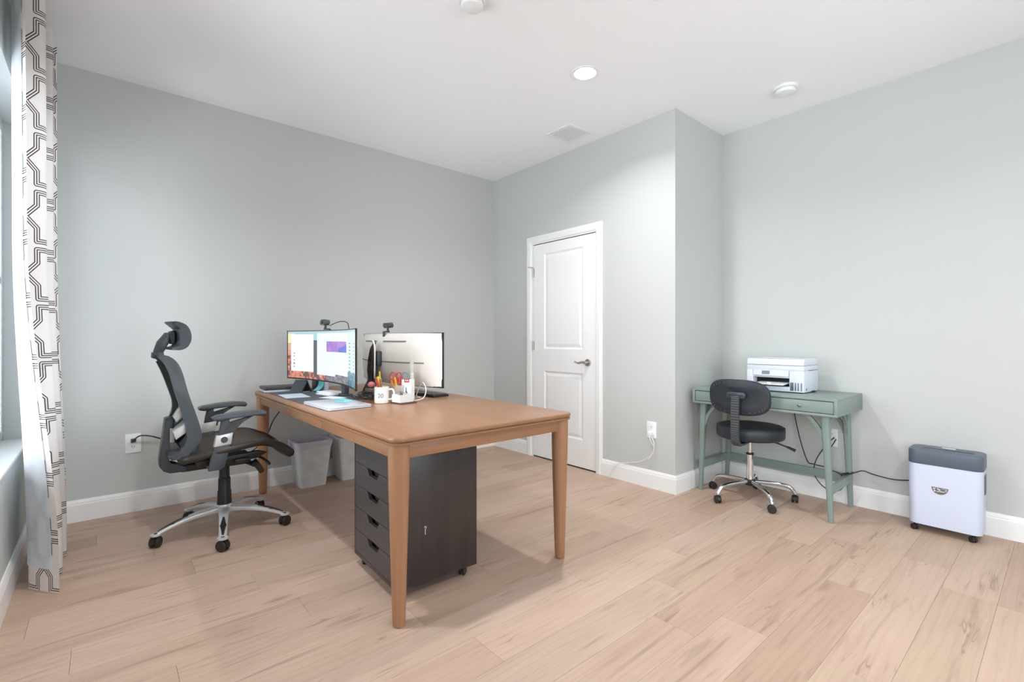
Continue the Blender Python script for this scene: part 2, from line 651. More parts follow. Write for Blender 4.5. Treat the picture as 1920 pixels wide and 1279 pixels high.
# ------------------------------------------------------------------ the room shell
T = 0.14
b = MB()
b.box((XL - 0.3, YN - 0.3, -0.10), (XR + 0.3, YF + 0.3, -0.009))
floor = struct(b.build('floor', 'subfloor', smooth=0), 'light tan wood plank floor')
struct(MB().box((XL - 0.3, YN - 0.3, HC), (XR + 0.3, YF + 0.3, HC + 0.12)).build('ceiling', 'ceiling_paint', smooth=0), 'plain white ceiling')
struct(MB().box((XL - T, YF, 0), (XB + T, YF + T, HC)).build('wall_far', 'wall_paint', smooth=0), 'grey wall behind the wooden desk')
DY0, DY1, DZ = 2.640, 3.426, 2.062
b = MB()
b.box((XB, DY1, 0), (XB + T, YF, HC)).box((XB, YC, 0), (XB + T, DY0, HC)).box((XB, DY0, DZ), (XB + T, DY1, HC))
struct(b.build('wall_door', 'wall_paint', smooth=0), 'grey wall with the white door')
struct(MB().box((XB + T, YC, 0), (XR + T, YC + T, HC)).build('wall_return', 'wall_paint', smooth=0), 'narrow grey wall turning beside the green desk')
struct(MB().box((XR, YN - T, 0), (XR + T, YC, HC)).build('wall_right', 'wall_paint', smooth=0), 'light grey wall behind printer and shredder')
b = MB()
b.box((XL - T, WIN_Y1, 0), (XL, YF, HC)).box((XL - T, W2_Y1, 0), (XL, WIN_Y0, HC)).box((XL - T, YN - T, 0), (XL, W2_Y0, HC))
for y0, y1 in ((WIN_Y0, WIN_Y1), (W2_Y0, W2_Y1)):
    b.box((XL - T, y0, 0), (XL, y1, WIN_Z0 - 0.02)).box((XL - T, y0, WIN_Z1), (XL, y1, HC))
struct(b.build('wall_left', 'wall_paint', smooth=0), 'grey wall with the curtained window')
b = MB()
b.box((XL - T, YN - T, 0), (RW_X0, YN, HC)).box((RW_X1, YN - T, 0), (XR + T, YN, HC))
b.box((RW_X0, YN - T, 0), (RW_X1, YN, RW_Z0 - 0.02)).box((RW_X0, YN - T, RW_Z1), (RW_X1, YN, HC))
struct(b.build('wall_rear', 'wall_paint', smooth=0))
# closet behind the door keeps the opening dark
struct(MB().box((XB + T, DY0 - 0.1, 0), (XB + T + 0.02, DY1 + 0.1, HC)).build('wall_closet', 'wall_paint', smooth=0))

# floor planks
PW, PL, Y0 = 0.183, 1.25, 0.21
known = {6: 2.33, 5: 1.995, 4: 2.98, 1: 3.20, 0: 2.94}
mesh_cache = {}


def plank_mesh(L, w):
    key = (round(L, 3), round(w, 3))
    if key not in mesh_cache:
        g, c = 0.0003, 0.0007
        hx, hy = L / 2 - g, w / 2 - g
        bb = MB()
        bb.ring_stack([[(-hx, -hy, -0.009), (hx, -hy, -0.009), (hx, hy, -0.009), (-hx, hy, -0.009)],
                       [(-hx, -hy, -c), (hx, -hy, -c), (hx, hy, -c), (-hx, hy, -c)],
                       [(-hx + c, -hy + c, 0), (hx - c, -hy + c, 0), (hx - c, hy - c, 0), (-hx + c, hy - c, 0)]])
        mesh_cache[key] = bb.mesh('plank', 'floor_plank', 0)
    return mesh_cache[key]


r0 = int(math.floor((YN - Y0) / PW))
r1 = int(math.ceil((YF - Y0) / PW))
joint = 0.3
for r in range(r0, r1):
    ya, yb = max(Y0 + r * PW, YN), min(Y0 + (r + 1) * PW, YF)
    xmax = XB if ya > YC else XR
    joint = known.get(r, (joint + 0.43 + 0.25 * random.random()))
    x = joint
    while x > XL:
        x -= PL
    while x < xmax:
        xa, xb = max(x, XL), min(x + PL, xmax)
        if xb - xa > 0.02 and yb - ya > 0.01:
            link('plank', plank_mesh(xb - xa, yb - ya), floor, ((xa + xb) / 2, (ya + yb) / 2, 0))
        x += PL

# baseboards : profile (offset from wall, height)
BP = [(0, 0), (0.015, 0), (0.015, 0.105), (0.0125, 0.112), (0.0125, 0.118), (0.008, 0.130), (0.006, 0.135), (0, 0.135)]


def baseboard(name, a, c, nrm, m0=0.0, m1=0.0):
    """run from a to c (2D); nrm points into the room; m0/m1 mitre sign at the ends"""
    a, c, nrm = Vector(a), Vector(c), Vector(nrm)
    t = (c - a).normalized()
    rings = []
    for e, m in ((a, m0), (c, m1)):
        rings.append([(e.x + nrm.x * o + t.x * o * m, e.y + nrm.y * o + t.y * o * m, z) for o, z in BP])
    return struct(MB().ring_stack(rings).build(name, 'trim_white', smooth=0))


baseboard('baseboard_far', (XL, YF), (XB, YF), (0, -1), 1, -1)
baseboard('baseboard_door', (XB, YF), (XB, DY1 + 0.088), (-1, 0), 1, 0)
baseboard('baseboard_corner', (XB, DY0 - 0.066), (XB, YC), (-1, 0), 0, 1)
baseboard('baseboard_return', (XB, YC), (XR, YC), (0, -1), -1, -1)
baseboard('baseboard_right', (XR, YC), (XR, YN), (-1, 0), 1, -1)
baseboard('baseboard_left', (XL, YN), (XL, YF), (1, 0), 1, -1)
baseboard('baseboard_rear', (XL, YN), (XR, YN), (0, 1), 1, -1)

# window in the left wall : stool, frame, panes
XW = XL - 0.125
win = struct(MB().box((XW - 0.05, WIN_Y0, WIN_Z0 - 0.02), (XL + 0.004, WIN_Y1, WIN_Z0), 0.004).build('window_1', 'trim_white'), 'white window with deep sill behind the curtain')


def window_parts(parent, along, lo, hi, z0, z1, depth0, depth1, n):
    def bx(m, a0, a1, c0, c1):
        if along == 'y':
            m.box((depth0, a0, c0), (depth1, a1, c1), 0.003)
        else:
            m.box((a0, depth0, c0), (a1, depth1, c1), 0.003)
        return m
    w = 0.055
    for a0, a1, c0, c1 in ((lo, hi, z0, z0 + w), (lo, hi, z1 - w, z1), (lo, lo + w, z0 + w, z1 - w), (hi - w, hi, z0 + w, z1 - w)):
        bx(MB(), a0, a1, c0, c1).build('window_frame', 'trim_white', parent)
    step = (hi - lo - 2 * w) / n
    mid = (depth0 + depth1) / 2
    for i in range(n):
        a0 = lo + w + i * step
        if i:
            bx(MB(), a0 - 0.03, a0 + 0.03, z0 + w, z1 - w).build('mullion', 'trim_white', parent)
        zm = (z0 + z1) / 2
        bx(MB(), a0 + 0.03 * (i > 0), a0 + step - 0.03 * (i < n - 1), zm - 0.02, zm + 0.02).build('meeting_rail', 'trim_white', parent)
        for c0, c1 in ((z0 + w, zm - 0.02), (zm + 0.02, z1 - w)):
            m = MB()
            if along == 'y':
                m.box((mid - 0.002, a0, c0), (mid + 0.002, a0 + step, c1))
            else:
                m.box((a0, mid - 0.002, c0), (a0 + step, mid + 0.002, c1))
            m.build('pane', 'window_glass', parent, smooth=0)


window_parts(win, 'y', WIN_Y0, WIN_Y1, WIN_Z0, WIN_Z1, XW - 0.02, XW + 0.02, 2)
added_win_side = struct(MB().box((XW - 0.05, W2_Y0, WIN_Z0 - 0.02), (XL + 0.004, W2_Y1, WIN_Z0), 0.004).build('added_window_side', 'trim_white'))  # out-of-view window added for its side light
window_parts(added_win_side, 'y', W2_Y0, W2_Y1, WIN_Z0, WIN_Z1, XW - 0.02, XW + 0.02, 2)
added_win_rear = struct(MB().box((RW_X0, YN - 0.14, RW_Z0 - 0.02), (RW_X1, YN + 0.004, RW_Z0), 0.004).build('added_window_rear', 'trim_white'))  # out-of-view window made up to brighten far wall and desk underside
window_parts(added_win_rear, 'x', RW_X0, RW_X1, RW_Z0, RW_Z1, YN - 0.145, YN - 0.105, 2)

# door
XD = XB - 0.003          # face of the slab
door = bpy.data.objects.new('door_1', None)
COL.objects.link(door)
door.location = (XD, (DY0 + DY1) / 2, 0)
struct(door, 'white two-panel door with a brushed lever handle')
dw = (DY1 - DY0) / 2 - 0.003
yc = (DY0 + DY1) / 2
P_Y0, P_Y1 = 2.792 - yc, 3.277 - yc
panels = ((1.051, 1.958), (0.252, 0.842))
b = MB()
# stiles and rails
b.box((0, -dw, 0.012), (0.035, P_Y0, 2.055)).box((0, P_Y1, 0.012), (0.035, dw, 2.055))
b.box((0, P_Y0, 0.012), (0.035, P_Y1, panels[1][0])).box((0, P_Y0, panels[1][1]), (0.035, P_Y1, panels[0][0])).box((0, P_Y0, panels[0][1]), (0.035, P_Y1, 2.055))
b.build('slab', 'door_white', door, smooth=0)
for z0, z1 in panels:
    m = MB()
    def ring(i, x):
        return [(x, P_Y0 + i, z0 + i), (x, P_Y1 - i, z0 + i), (x, P_Y1 - i, z1 - i), (x, P_Y0 + i, z1 - i)]
    m.ring_stack([ring(0, 0.03), ring(0, 0.0), ring(0.012, 0.0085), ring(0.020, 0.0095), ring(0.045, 0.003), ring(0.05, 0.003)])
    m.build('panel', 'door_white', door, smooth=0)
hz = 0.939
hy = 2.731 - yc
h = MB().cyl((0, hy, hz), (-0.012, hy, hz), 0.033, 0.030, 28).cyl((-0.012, hy, hz), (-0.05, hy, hz), 0.012, 0.012, 16).build('door_handle', 'nickel', door)
MB().tube(smooth_path([(-0.05, hy - 0.004, hz), (-0.052, hy + 0.03, hz + 0.004), (-0.052, hy + 0.07, hz - 0.006), (-0.050, hy + 0.115, hz + 0.006)], 6),
          [0.012] * 6 + [0.0095] * 6 + [0.008] * 6 + [0.006], 10).build('lever', 'nickel', h)
for z in (1.79, 1.08, 0.25):
    m = MB().cyl((-0.006, dw + 0.004, z - 0.045), (-0.006, dw + 0.004, z + 0.045), 0.007, None, 12)
    m.box((-0.002, dw - 0.012, z - 0.044), (0.0015, dw + 0.004, z + 0.044))
    hg = m.build('hinge', 'nickel', door)
    if z > 1.5:
        MB().tube([(-0.006, dw + 0.004, z + 0.045), (-0.02, dw + 0.004, z + 0.052), (-0.05, dw + 0.03, z + 0.052)], 0.004, 8).build('door_stop', 'nickel', hg)
# jamb and casing
b = MB()
b.box((XB - 0.006, DY0 - 0.02, 0), (XB + 0.12, DY0, DZ + 0.02)).box((XB - 0.006, DY1, 0), (XB + 0.12, DY1 + 0.023, DZ + 0.02)).box((XB - 0.006, DY0, DZ), (XB + 0.12, DY1, DZ + 0.02))
b.box((XD + 0.036, DY0, 0), (XD + 0.048, DY0 + 0.02, DZ)).box((XD + 0.036, DY1 - 0.02, 0), (XD + 0.048, DY1, DZ)).box((XD + 0.036, DY0, DZ - 0.02), (XD + 0.048, DY1, DZ))
jamb = struct(b.build('trim_1', 'trim_white', smooth=0), 'white casing around the door')
CW = 0.066
prof = [(0, 0), (0, 0.010), (0.010, 0.016), (0.045, 0.019), (0.052, 0.015), (CW, 0.013), (CW, 0)]


def casing(pts_of):
    m = MB()
    m.ring_stack([[pts_of(o, d, e) for o, d in prof] for e in (0, 1)])
    return m


ZT = 2.074
casing(lambda o, d, e: (XB - d, DY0 - 0.000 - o, 0 if e == 0 else ZT + o)).build('casing', 'trim_white', jamb, smooth=0)
casing(lambda o, d, e: (XB - d, DY1 + 0.022 + o, 0 if e == 0 else ZT + o)).build('casing', 'trim_white', jamb, smooth=0)
casing(lambda o, d, e: (XB - d, (DY0 - o) if e == 0 else (DY1 + 0.022 + o), ZT + o)).build('casing', 'trim_white', jamb, smooth=0)

# ------------------------------------------------------------------ ceiling fixtures
def recessed(x, y, label):
    t = thing('recessed_light', label, 'ceiling light', (x, y, HC), group='recessed ceiling lights')
    MB().lathe([(0.068, -0.001), (0.068, -0.004), (0.088, -0.006), (0.092, -0.001)], 40).build('trim_ring', 'plastic_white', t)
    MB().lathe([(0.068, -0.0005), (0.066, -0.005), (0.0, -0.006)], 40, cap=False).build('lens', 'lens', t)
    d = bpy.data.lights.new('recessed_lamp', 'AREA')
    d.shape = 'DISK'
    d.size = 0.10
    d.energy = LAMP_POWER
    d.color = LAMP_COLOR
    d.spread = math.radians(145)
    o = bpy.data.objects.new('lamp_light', d)
    COL.objects.link(o)
    o.parent = t
    o.location = (0, 0, -0.009)


recessed(2.341, 2.023, 'glowing recessed ceiling light in front of the air vent')
recessed(0.32, 2.023, 'recessed ceiling light over the window side of the room')
recessed(2.341, -0.6, 'recessed ceiling light behind the viewer, shredder side')
recessed(0.32, -0.6, 'recessed ceiling light behind the viewer, window side')

v = thing('air_vent', 'square white louvred air vent in the ceiling', 'vent', ((2.795 + 3.055) / 2, (2.573 + 2.832) / 2, HC))
m = MB()
a = 0.132
i_ = 0.108
for lo, hi in (((-a, -a), (a, -i_)), ((-a, i_), (a, a)), ((-a, -i_), (-i_, i_)), ((i_, -i_), (a, i_))):
    m.box((*lo, -0.008), (*hi, 0), 0.002)
m.build('frame', 'plastic_white', v)
MB().box((-i_, -i_, -0.0015), (i_, i_, 0)).build('backing', 'vent_shade', v, smooth=0)
sl = None
for k in range(9):
    x = -i_ + 0.012 + k * 0.0240
    if sl is None:
        sl = MB().box((-0.0085, -i_, -0.0008), (0.0085, i_, 0.0008)).mesh('slat', 'plastic_white', 0)
    link('slat', sl, v, (x, 0, -0.006), (0, math.radians(4), 0))


def detector(x, y, label, r=0.07):
    t = thing('smoke_detector', label, 'smoke detector', (x, y, HC), group='ceiling detectors')
    MB().lathe([(r * 1.0, 0), (r * 1.0, -0.012), (r * 0.93, -0.018), (r * 0.9, -0.018)], 40).build('base_plate', 'plastic_white', t)
    MB().lathe([(r * 0.86, -0.0185), (r * 0.86, -0.030), (r * 0.78, -0.040), (r * 0.45, -0.045), (0, -0.046)], 40, cap=False).build('cover', 'plastic_white', t)
    MB().lathe([(r * 0.88, -0.0183), (r * 0.88, -0.021), (r * 0.80, -0.021)], 40, cap=False).build('vent_gap', 'printer_grey', t)


detector(3.51, 1.262, 'round white smoke detector on the ceiling above the green desk', 0.074)
detector(1.405, 1.955, 'round white detector at the top edge of the picture', 0.066)

# ------------------------------------------------------------------ outlets
def outlet(loc, rz, label, slots=True):
    t = thing('wall_outlet', label, 'outlet', loc, rz, 'wall outlets')
    MB().prism(rrect(0, 0, 0.084, 0.126, 0.006, 3), -0.006, 0.0, 'y', 0.002).build('cover_plate', 'plastic_white', t)
    for s in (-1, 1):
        r = MB().prism(rrect(0, s * 0.022, 0.034, 0.030, 0.010, 4), -0.008, -0.004, 'y').build('socket', 'plastic_white', t)
        m = MB()
        for q in (-0.007, 0.007):
            m.box((q - 0.0012, -0.0085, s * 0.022 - 0.002), (q + 0.0012, -0.007, s * 0.022 + 0.008))
        m.cyl((0, -0.007, s * 0.022 - 0.008), (0, -0.0085, s * 0.022 - 0.008), 0.0025, None, 10)
        m.build('slots', 'outlet_slot', r)
    return t


outlet((0.149, YF, 0.452), 0, 'wall outlet behind the black mesh chair with a dark plug')
outlet((XB, 2.099, 0.446), -PI / 2, 'white wall outlet beside the door with white cords')
outlet((XR, 1.115, 0.446), -PI / 2, 'white wall outlet behind the green desk leg')

# ------------------------------------------------------------------ curtain and rod
top = [(-0.250, 2.83), (-0.305, 3.04), (-0.205, 3.10), (-0.285, 3.37), (-0.200, 3.43), (-0.270, 3.50), (-0.195, 3.60)]
bot = [(-0.150, 2.930), (-0.262, 3.105), (-0.152, 3.205), (-0.262, 3.38), (-0.147, 3.435), (-0.25, 3.50), (-0.152, 3.55)]
ZTOP, ZBOT, NR = 2.745, 0.012, 44


def curtain_row(z, off=0.0):
    q = max(0.0, min(1.0, (z - 0.1) / 1.5))
    w = 0.85 * q * q * (3 - 2 * q) + 0.15 * z / ZTOP
    pts = [Vector((bx * (1 - w) + tx * w, by * (1 - w) + ty * w, z)) for (tx, ty), (bx, by) in zip(top, bot)]
    pts = smooth_path(pts, 9)
    if off:
        out = []
        for i, p in enumerate(pts):
            t_ = (pts[min(i + 1, len(pts) - 1)] - pts[max(i - 1, 0)]).normalized()
            out.append(p + Vector((-t_.y, t_.x, 0)) * off)
        pts = out
    return pts


cur = thing('window_curtain', 'white curtain with dark trellis line print gathered beside the window', 'curtain', (0, 0, 0))


S_REF = [0.0]
_ref = curtain_row(0.9)
for a_, c_ in zip(_ref, _ref[1:]):
    S_REF.append(S_REF[-1] + (c_ - a_).length)


def curtain_mesh(name, material, z0, off, uvs, start=0):
    bm = bmesh.new()
    uvl = bm.loops.layers.uv.new('UVMap')
    rows = []
    for i in range(NR + 1):
        z = z0 + (ZTOP - z0) * i / NR
        pts = curtain_row(z, off)
        s = 0.0
        row = []
        ss = [0.0]
        for a_, c_ in zip(pts, pts[1:]):
            ss.append(ss[-1] + (c_ - a_).length)
        # keep the fabric width constant from row to row
        for p, q in zip(pts, S_REF):
            row.append((bm.verts.new(p), q, z))
        rows.append(row[start:])
    for a_, c_ in zip(rows, rows[1:]):
        for i in range(len(a_) - 1):
            f = bm.faces.new((a_[i][0], a_[i + 1][0], c_[i + 1][0], c_[i][0]))
            for lp, q in zip(f.loops, (a_[i], a_[i + 1], c_[i + 1], c_[i])):
                lp[uvl].uv = (q[1] + 0.088 - S_REF[18], q[2])
            f.smooth = True
    me = bpy.data.meshes.new(name)
    bm.to_mesh(me)
    bm.free()
    me.materials.append(MATS[material])
    return me


link('printed_fabric', curtain_mesh('printed_fabric', 'curtain_print', ZBOT, 0.0, 0.95), cur)
link('lining', curtain_mesh('lining', 'lining', 0.115, 0.004, 1.0, 2), cur, label='plain pale lining on the window side')
rod = thing('curtain_rod', 'slim grey curtain rod above the window', 'curtain rod', (XL, 3.35, 2.67))
MB().cyl((0.085, -1.75, 0.045), (0.085, 0.42, 0.045), 0.010, None, 16).build('rod', 'nickel', rod)
MB().lathe([(0.0, -0.02), (0.016, -0.012), (0.018, 0), (0.012, 0.014), (0, 0.018)], 20, cap=False).build('finial', 'nickel', rod, (0.085, 0.435, 0.045), (-PI / 2, 0, 0))
for y in (-1.6, 0.02):
    m = MB().box((0, y - 0.012, -0.05), (0.006, y + 0.012, 0.03), 0.002)
    m.box((0.006, y - 0.006, 0.012), (0.088, y + 0.006, 0.022), 0.002)
    m.tube([(0.070, y, 0.05), (0.072, y, 0.034), (0.085, y, 0.028), (0.098, y, 0.034), (0.100, y, 0.05)], 0.004, 8)
    m.build('bracket', 'nickel', rod)

# ------------------------------------------------------------------ big wooden desk
TX0, TX1, TY0, TY1, TZ = 0.845, 1.872, 1.690, 3.950, 0.760
LEAF0, LEAF1 = 2.575, 3.045
desk = thing('wooden_desk', 'large tan wooden table desk with tapered round legs and rounded corners', 'desk', ((TX0 + TX1) / 2, (TY0 + TY1) / 2, 0))
hx, hyd = (TX1 - TX0) / 2, (TY1 - TY0) / 2
dyc = (TY0 + TY1) / 2


def top_outline(y0, y1, inset, round0, round1, r=0.05):
    """plan outline of one table top piece, counter-clockwise"""
    x0, x1 = -hx + inset, hx - inset
    a0 = y0 + (inset if round0 else 0)
    a1 = y1 - (inset if round1 else 0)
    rr = max(r - inset, 0.012)
    pts = []
    def corner(cx_, cy_, s, rnd):
        if not rnd:
            pts.extend([(cx_, cy_)] * 9)
            return
        ox = cx_ - math.copysign(rr, cx_)
        oy = cy_ - (rr if cy_ == a1 else -rr)
        for k in range(9):
            an = math.radians(s + 90 * k / 8)
            pts.append((ox + rr * math.cos(an), oy + rr * math.sin(an)))
    corner(x0, a0, 180, round0)
    corner(x1, a0, 270, round0)
    corner(x1, a1, 0, round1)
    corner(x0, a1, 90, round1)
    return pts


def top_piece(name, y0, y1, r0_, r1_):
    prof_ = [(0.016, -0.0345), (0.005, -0.034), (0.002, -0.029), (0.002, -0.024), (0.010, -0.0215), (0.010, -0.0185), (0.001, -0.0165), (0.0, -0.012), (0.0, -0.005), (0.003, -0.001), (0.008, 0.0)]
    rings = []
    for ins, dz in prof_:
        rings.append([(x, y, TZ + dz) for x, y in top_outline(y0, y1, ins, r0_, r1_)])
    mm = MB().ring_stack(rings)
    bmesh.ops.remove_doubles(mm.bm, verts=mm.bm.verts, dist=1e-5)
    return mm.build(name, 'desk_wood', desk, smooth=40)


top_piece('table_top', TY0 - dyc, LEAF0 - dyc - 0.0006, True, False)
top_piece('table_leaf', LEAF0 - dyc + 0.0006, LEAF1 - dyc - 0.0006, False, False)
top_piece('table_top', LEAF1 - dyc + 0.0006, TY1 - dyc, False, True)
# legs
LX, LY = hx - 0.052, hyd - 0.057
leg_me = MB().lathe([(0.020, 0.0), (0.0245, 0.004), (0.026, 0.02), (0.034, 0.30), (0.041, 0.55), (0.043, 0.66), (0.043, 0.727)], 32).mesh('leg', 'desk_wood_z', 40)
for sx in (-1, 1):
    for sy in (-1, 1):
        link('leg', leg_me, desk, (sx * LX, sy * LY, 0))
# aprons
AX = hx - 0.030
for s in (-1, 1):
    xa, xb = sorted((s * AX, s * (AX - 0.022)))
    for y0, y1 in ((-LY + 0.03, LEAF0 - dyc - 0.0008), (LEAF0 - dyc + 0.0008, LEAF1 - dyc - 0.0008), (LEAF1 - dyc + 0.0008, LY - 0.03)):
        MB().box((xa, y0, 0.668), (xb, y1, 0.7265), 0.0015).build('apron', 'desk_wood', desk)
AY = hyd - 0.032
for s in (-1, 1):
    ya, yb = sorted((s * AY, s * (AY - 0.022)))
    MB().box((-LX + 0.03, ya, 0.668), (LX - 0.03, yb, 0.7265), 0.0015).build('apron', 'desk_wood_x', desk)

# ------------------------------------------------------------------ drawer unit under the desk
# local: front faces -x, width along y
du = thing('drawer_unit', 'dark espresso drawer unit on casters under the wooden desk', 'drawer unit', (0.955, 1.889, 0), math.radians(-2.1))
DW, DD, DB, DT = 0.49, 0.42, 0.055, 0.655
m = MB()
m.box((0.0, 0, DB), (DD, 0.018, DT), 0.0015).box((0.0, DW - 0.018, DB), (DD, DW, DT), 0.0015)
m.box((0.0, 0.018, DT - 0.018), (DD, DW - 0.018, DT)).box((0.0, 0.018, DB), (DD, DW - 0.018, DB + 0.018)).box((DD - 0.01, 0.018, DB), (DD, DW - 0.018, DT))
m.build('carcass', 'espresso_wood', du)
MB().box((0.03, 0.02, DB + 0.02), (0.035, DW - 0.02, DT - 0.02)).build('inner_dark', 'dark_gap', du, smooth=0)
dz = (DT - 0.019 - (DB + 0.019)) / 5
mid = DW / 2
fr_me = None
for k in range(5):
    z0 = DB + 0.019 + k * dz
    if fr_me is None:
        g = 0.0012
        y0, y1, zt = 0.0195, DW - 0.0195, dz - g
        poly = [(y0, g), (y1, g), (y1, zt), (mid + 0.070, zt), (mid + 0.044, zt - 0.032), (mid - 0.044, zt - 0.032), (mid - 0.070, zt), (y0, zt)]
        mm = MB()
        mm.prism(poly, -0.001, 0.015, 'x', 0.0008, 1)
        fr_me = mm.mesh('drawer', 'espresso_front', 30)
    if k == 4:
        MB().prism([(y0, g), (y1, g), (y1, zt), (y0, zt)], -0.001, 0.015, 'x', 0.0008, 1).build('drawer', 'espresso_front', du, (0, 0, z0))
    else:
        link('drawer', fr_me, du, (0, 0, z0))


def caster(parent, loc, r, material, hood='caster_black', rz=0.0, width=None, name='caster', stem=0.02, stem_mat='chrome'):
    """twin wheel caster, loc is the floor contact point, in the parent's frame"""
    w = width or r * 1.5
    c = MB()
    # hood
    pts = []
    rings = []
    for a in range(0, 11):
        an = math.radians(-10 + 200 * a / 10)
        rings.append([(math.cos(an) * rr, yy, r + math.sin(an) * rr) for rr, yy in ((r * 0.45, -w * 0.12), (r * 1.04, -w * 0.16), (r * 1.04, w * 0.16), (r * 0.45, w * 0.12))])
    c.ring_stack(rings)
    c.cyl((0, 0, r * 1.3), (0, 0, r * 2 + stem), r * 0.30, None, 12)
    o = c.build(name, hood, parent, loc, (0, 0, rz))
    for s in (-1, 1):
        prof_ = [(r * 0.25, s * w * 0.18), (r * 0.9, s * w * 0.18), (r, s * w * 0.23), (r, s * w * 0.42), (r * 0.88, s * w * 0.5), (r * 0.35, s * w * 0.52), (0.0005, s * w * 0.50)]
        rings = []
        for rr, yy in prof_:
            rings.append([(rr * math.cos(2 * PI * q / 24), yy, r + rr * math.sin(2 * PI * q / 24)) for q in range(24)])
        MB().ring_stack(rings).build('wheel', material, o)
    return o


for x in (0.045, DD - 0.05):
    for y in (0.05, DW - 0.05):
        caster(du, (x, y, 0), 0.021, 'caster_black', rz=0.6, stem=0.016)
m = MB().tube([(0.136, -0.0006, 0.300), (0.143, -0.0006, 0.305), (0.147, -0.0006, 0.299), (0.142, -0.0006, 0.293), (0.140, -0.0006, 0.287)], 0.0018, 6)
m.tube([(0.141, -0.0006, 0.287), (0.142, -0.0006, 0.268)], 0.002, 6)
m.build('scuff', 'clear_grey', du, label='small pale hook-shaped chip in the dark side')

# ------------------------------------------------------------------ waste bins
def bin_rings(scale_out, z0, z1, n=7):
    rings = []
    for k in range(n):
        t_ = k / (n - 1)
        w_, d_ = 0.195 + 0.075 * t_, 0.185 + 0.055 * t_
        rings.append([(x, y, z0 + (z1 - z0) * t_) for x, y in rrect(0, 0, w_ + scale_out, d_ + scale_out, 0.03 + scale_out / 2)])
    return rings


def waste_bin(x, y, label, liner):
    t = thing('waste_bin', label, 'waste bin', (x, y, 0), group='waste bins under the desk')
    m_ = MB()
    outer = bin_rings(0, 0.0, 0.345)
    inner = bin_rings(-0.005, 0.004, 0.345)
    m_.ring_stack(outer + list(reversed(inner)))
    m_.build('tub', 'bin_plastic', t, smooth=50)
    MB().tube([(px_, py_, 0.345) for px_, py_ in rrect(0, 0, 0.272, 0.242, 0.032)] + [(rrect(0, 0, 0.272, 0.242, 0.032)[0][0], rrect(0, 0, 0.272, 0.242, 0.032)[0][1], 0.345)], 0.0042, 8).build('rim', 'bin_plastic', t)
    if liner:
        rnd = random.Random(3)
        out = rrect(0, 0, 0.27, 0.24, 0.032)
        rings = []
        for sc_, z in ((-0.003, 0.02), (-0.002, 0.2), (-0.002, 0.33), (-0.001, 0.354), (0.006, 0.353), (0.007, 0.335), (0.006, 0.300)):
            th_ = min(1.0, z / 0.345)
            kx_, ky_ = (0.195 + 0.075 * th_) / 0.27 + (sc_ - 0.004) / 0.27 * 2, (0.185 + 0.055 * th_) / 0.24 + (sc_ - 0.004) / 0.24 * 2
            if sc_ > 0:
                kx_, ky_ = kx_ + 0.02, ky_ + 0.02
            rings.append([(px_ * kx_, py_ * ky_, z + (rnd.uniform(-0.016, 0.012) if z == 0.300 else rnd.uniform(-0.002, 0.002))) for px_, py_ in out])
        MB().ring_stack(rings, cap=False).build('bag_liner', 'bin_liner', t, smooth=60, label='lilac plastic bag folded over the rim')


waste_bin(1.240, 3.905, 'translucent waste bin with a lilac bag folded over its rim', True)
waste_bin(1.560, 3.905, 'clear greyish waste bin without a bag, partly behind the drawer unit', False)

# ------------------------------------------------------------------ black mesh office chair (front faces +x)
ch = thing('office_chair', 'black mesh high-back office chair with headrest and silver star base', 'office chair', (0.552, 3.311, 0), math.radians(0))


def star_base(parent, ang0, R, arm_fn, mat_arm):
    for k in range(5):
        a_ = ang0 + k * 2 * PI / 5
        arm_fn(parent, a_, R)


def chair_arm(parent, a_, R):
    ca, sa = math.cos(a_), math.sin(a_)
    rings = []
    n = 12
    for i in range(n + 1):
        t_ = i / n
        r = 0.025 + (R - 0.030) * t_
        zt = 0.150 - 0.012 * t_ - 0.056 * t_ ** 2.4
        w_ = 0.032 - 0.010 * t_
        th = 0.042 - 0.022 * t_
        cs = []
        for q in range(12):
            an = 2 * PI * q / 12
            yy = w_ * 0.9 * math.copysign(abs(math.cos(an)) ** 0.7, math.cos(an))
            zz = th / 2 * math.copysign(abs(math.sin(an)) ** 0.7, math.sin(an))
            cs.append((r * ca - yy * sa, r * sa + yy * ca, zt - th / 2 + zz))
        rings.append(cs)
    arm = MB().ring_stack(rings).build('base_arm', 'silver_plastic', parent)
    # dark inlay along the outer top of the arm
    rings = []
    for i in range(9):
        t_ = 0.52 + 0.47 * i / 8
        r = 0.025 + (R - 0.030) * t_
        zt = 0.150 - 0.012 * t_ - 0.056 * t_ ** 2.4
        w_ = (0.017 - 0.003 * abs(i - 4)) if 0 < i < 8 else 0.006
        rings.append([(r * ca - yy * sa, r * sa + yy * ca, zt + dz_) for yy, dz_ in ((-w_, -0.003), (-w_ * 0.7, 0.0022), (w_ * 0.7, 0.0022), (w_, -0.003))])
    MB().ring_stack(rings).build('inlay', 'black_plastic', arm)
    cst = caster(parent, (R * ca, R * sa, 0), 0.030, 'caster_black', rz=a_ + 0.9, stem=0.016)
    MB().lathe([(0.026, 0.064), (0.027, 0.068), (0.026, 0.073), (0.01, 0.075)], 20).build('collar', 'silver_plastic', cst)


star_base(ch, math.radians(259.3 - 360), 0.338, chair_arm, None)
MB().lathe([(0.040, 0.095), (0.046, 0.11), (0.046, 0.145), (0.040, 0.158)], 28).build('hub', 'silver_plastic', ch)
m = MB().lathe([(0.040, 0.150), (0.037, 0.19), (0.036, 0.235), (0.033, 0.24), (0.032, 0.31), (0.028, 0.315), (0.027, 0.392)], 28)
m.build('gas_column', 'black_plastic', ch)
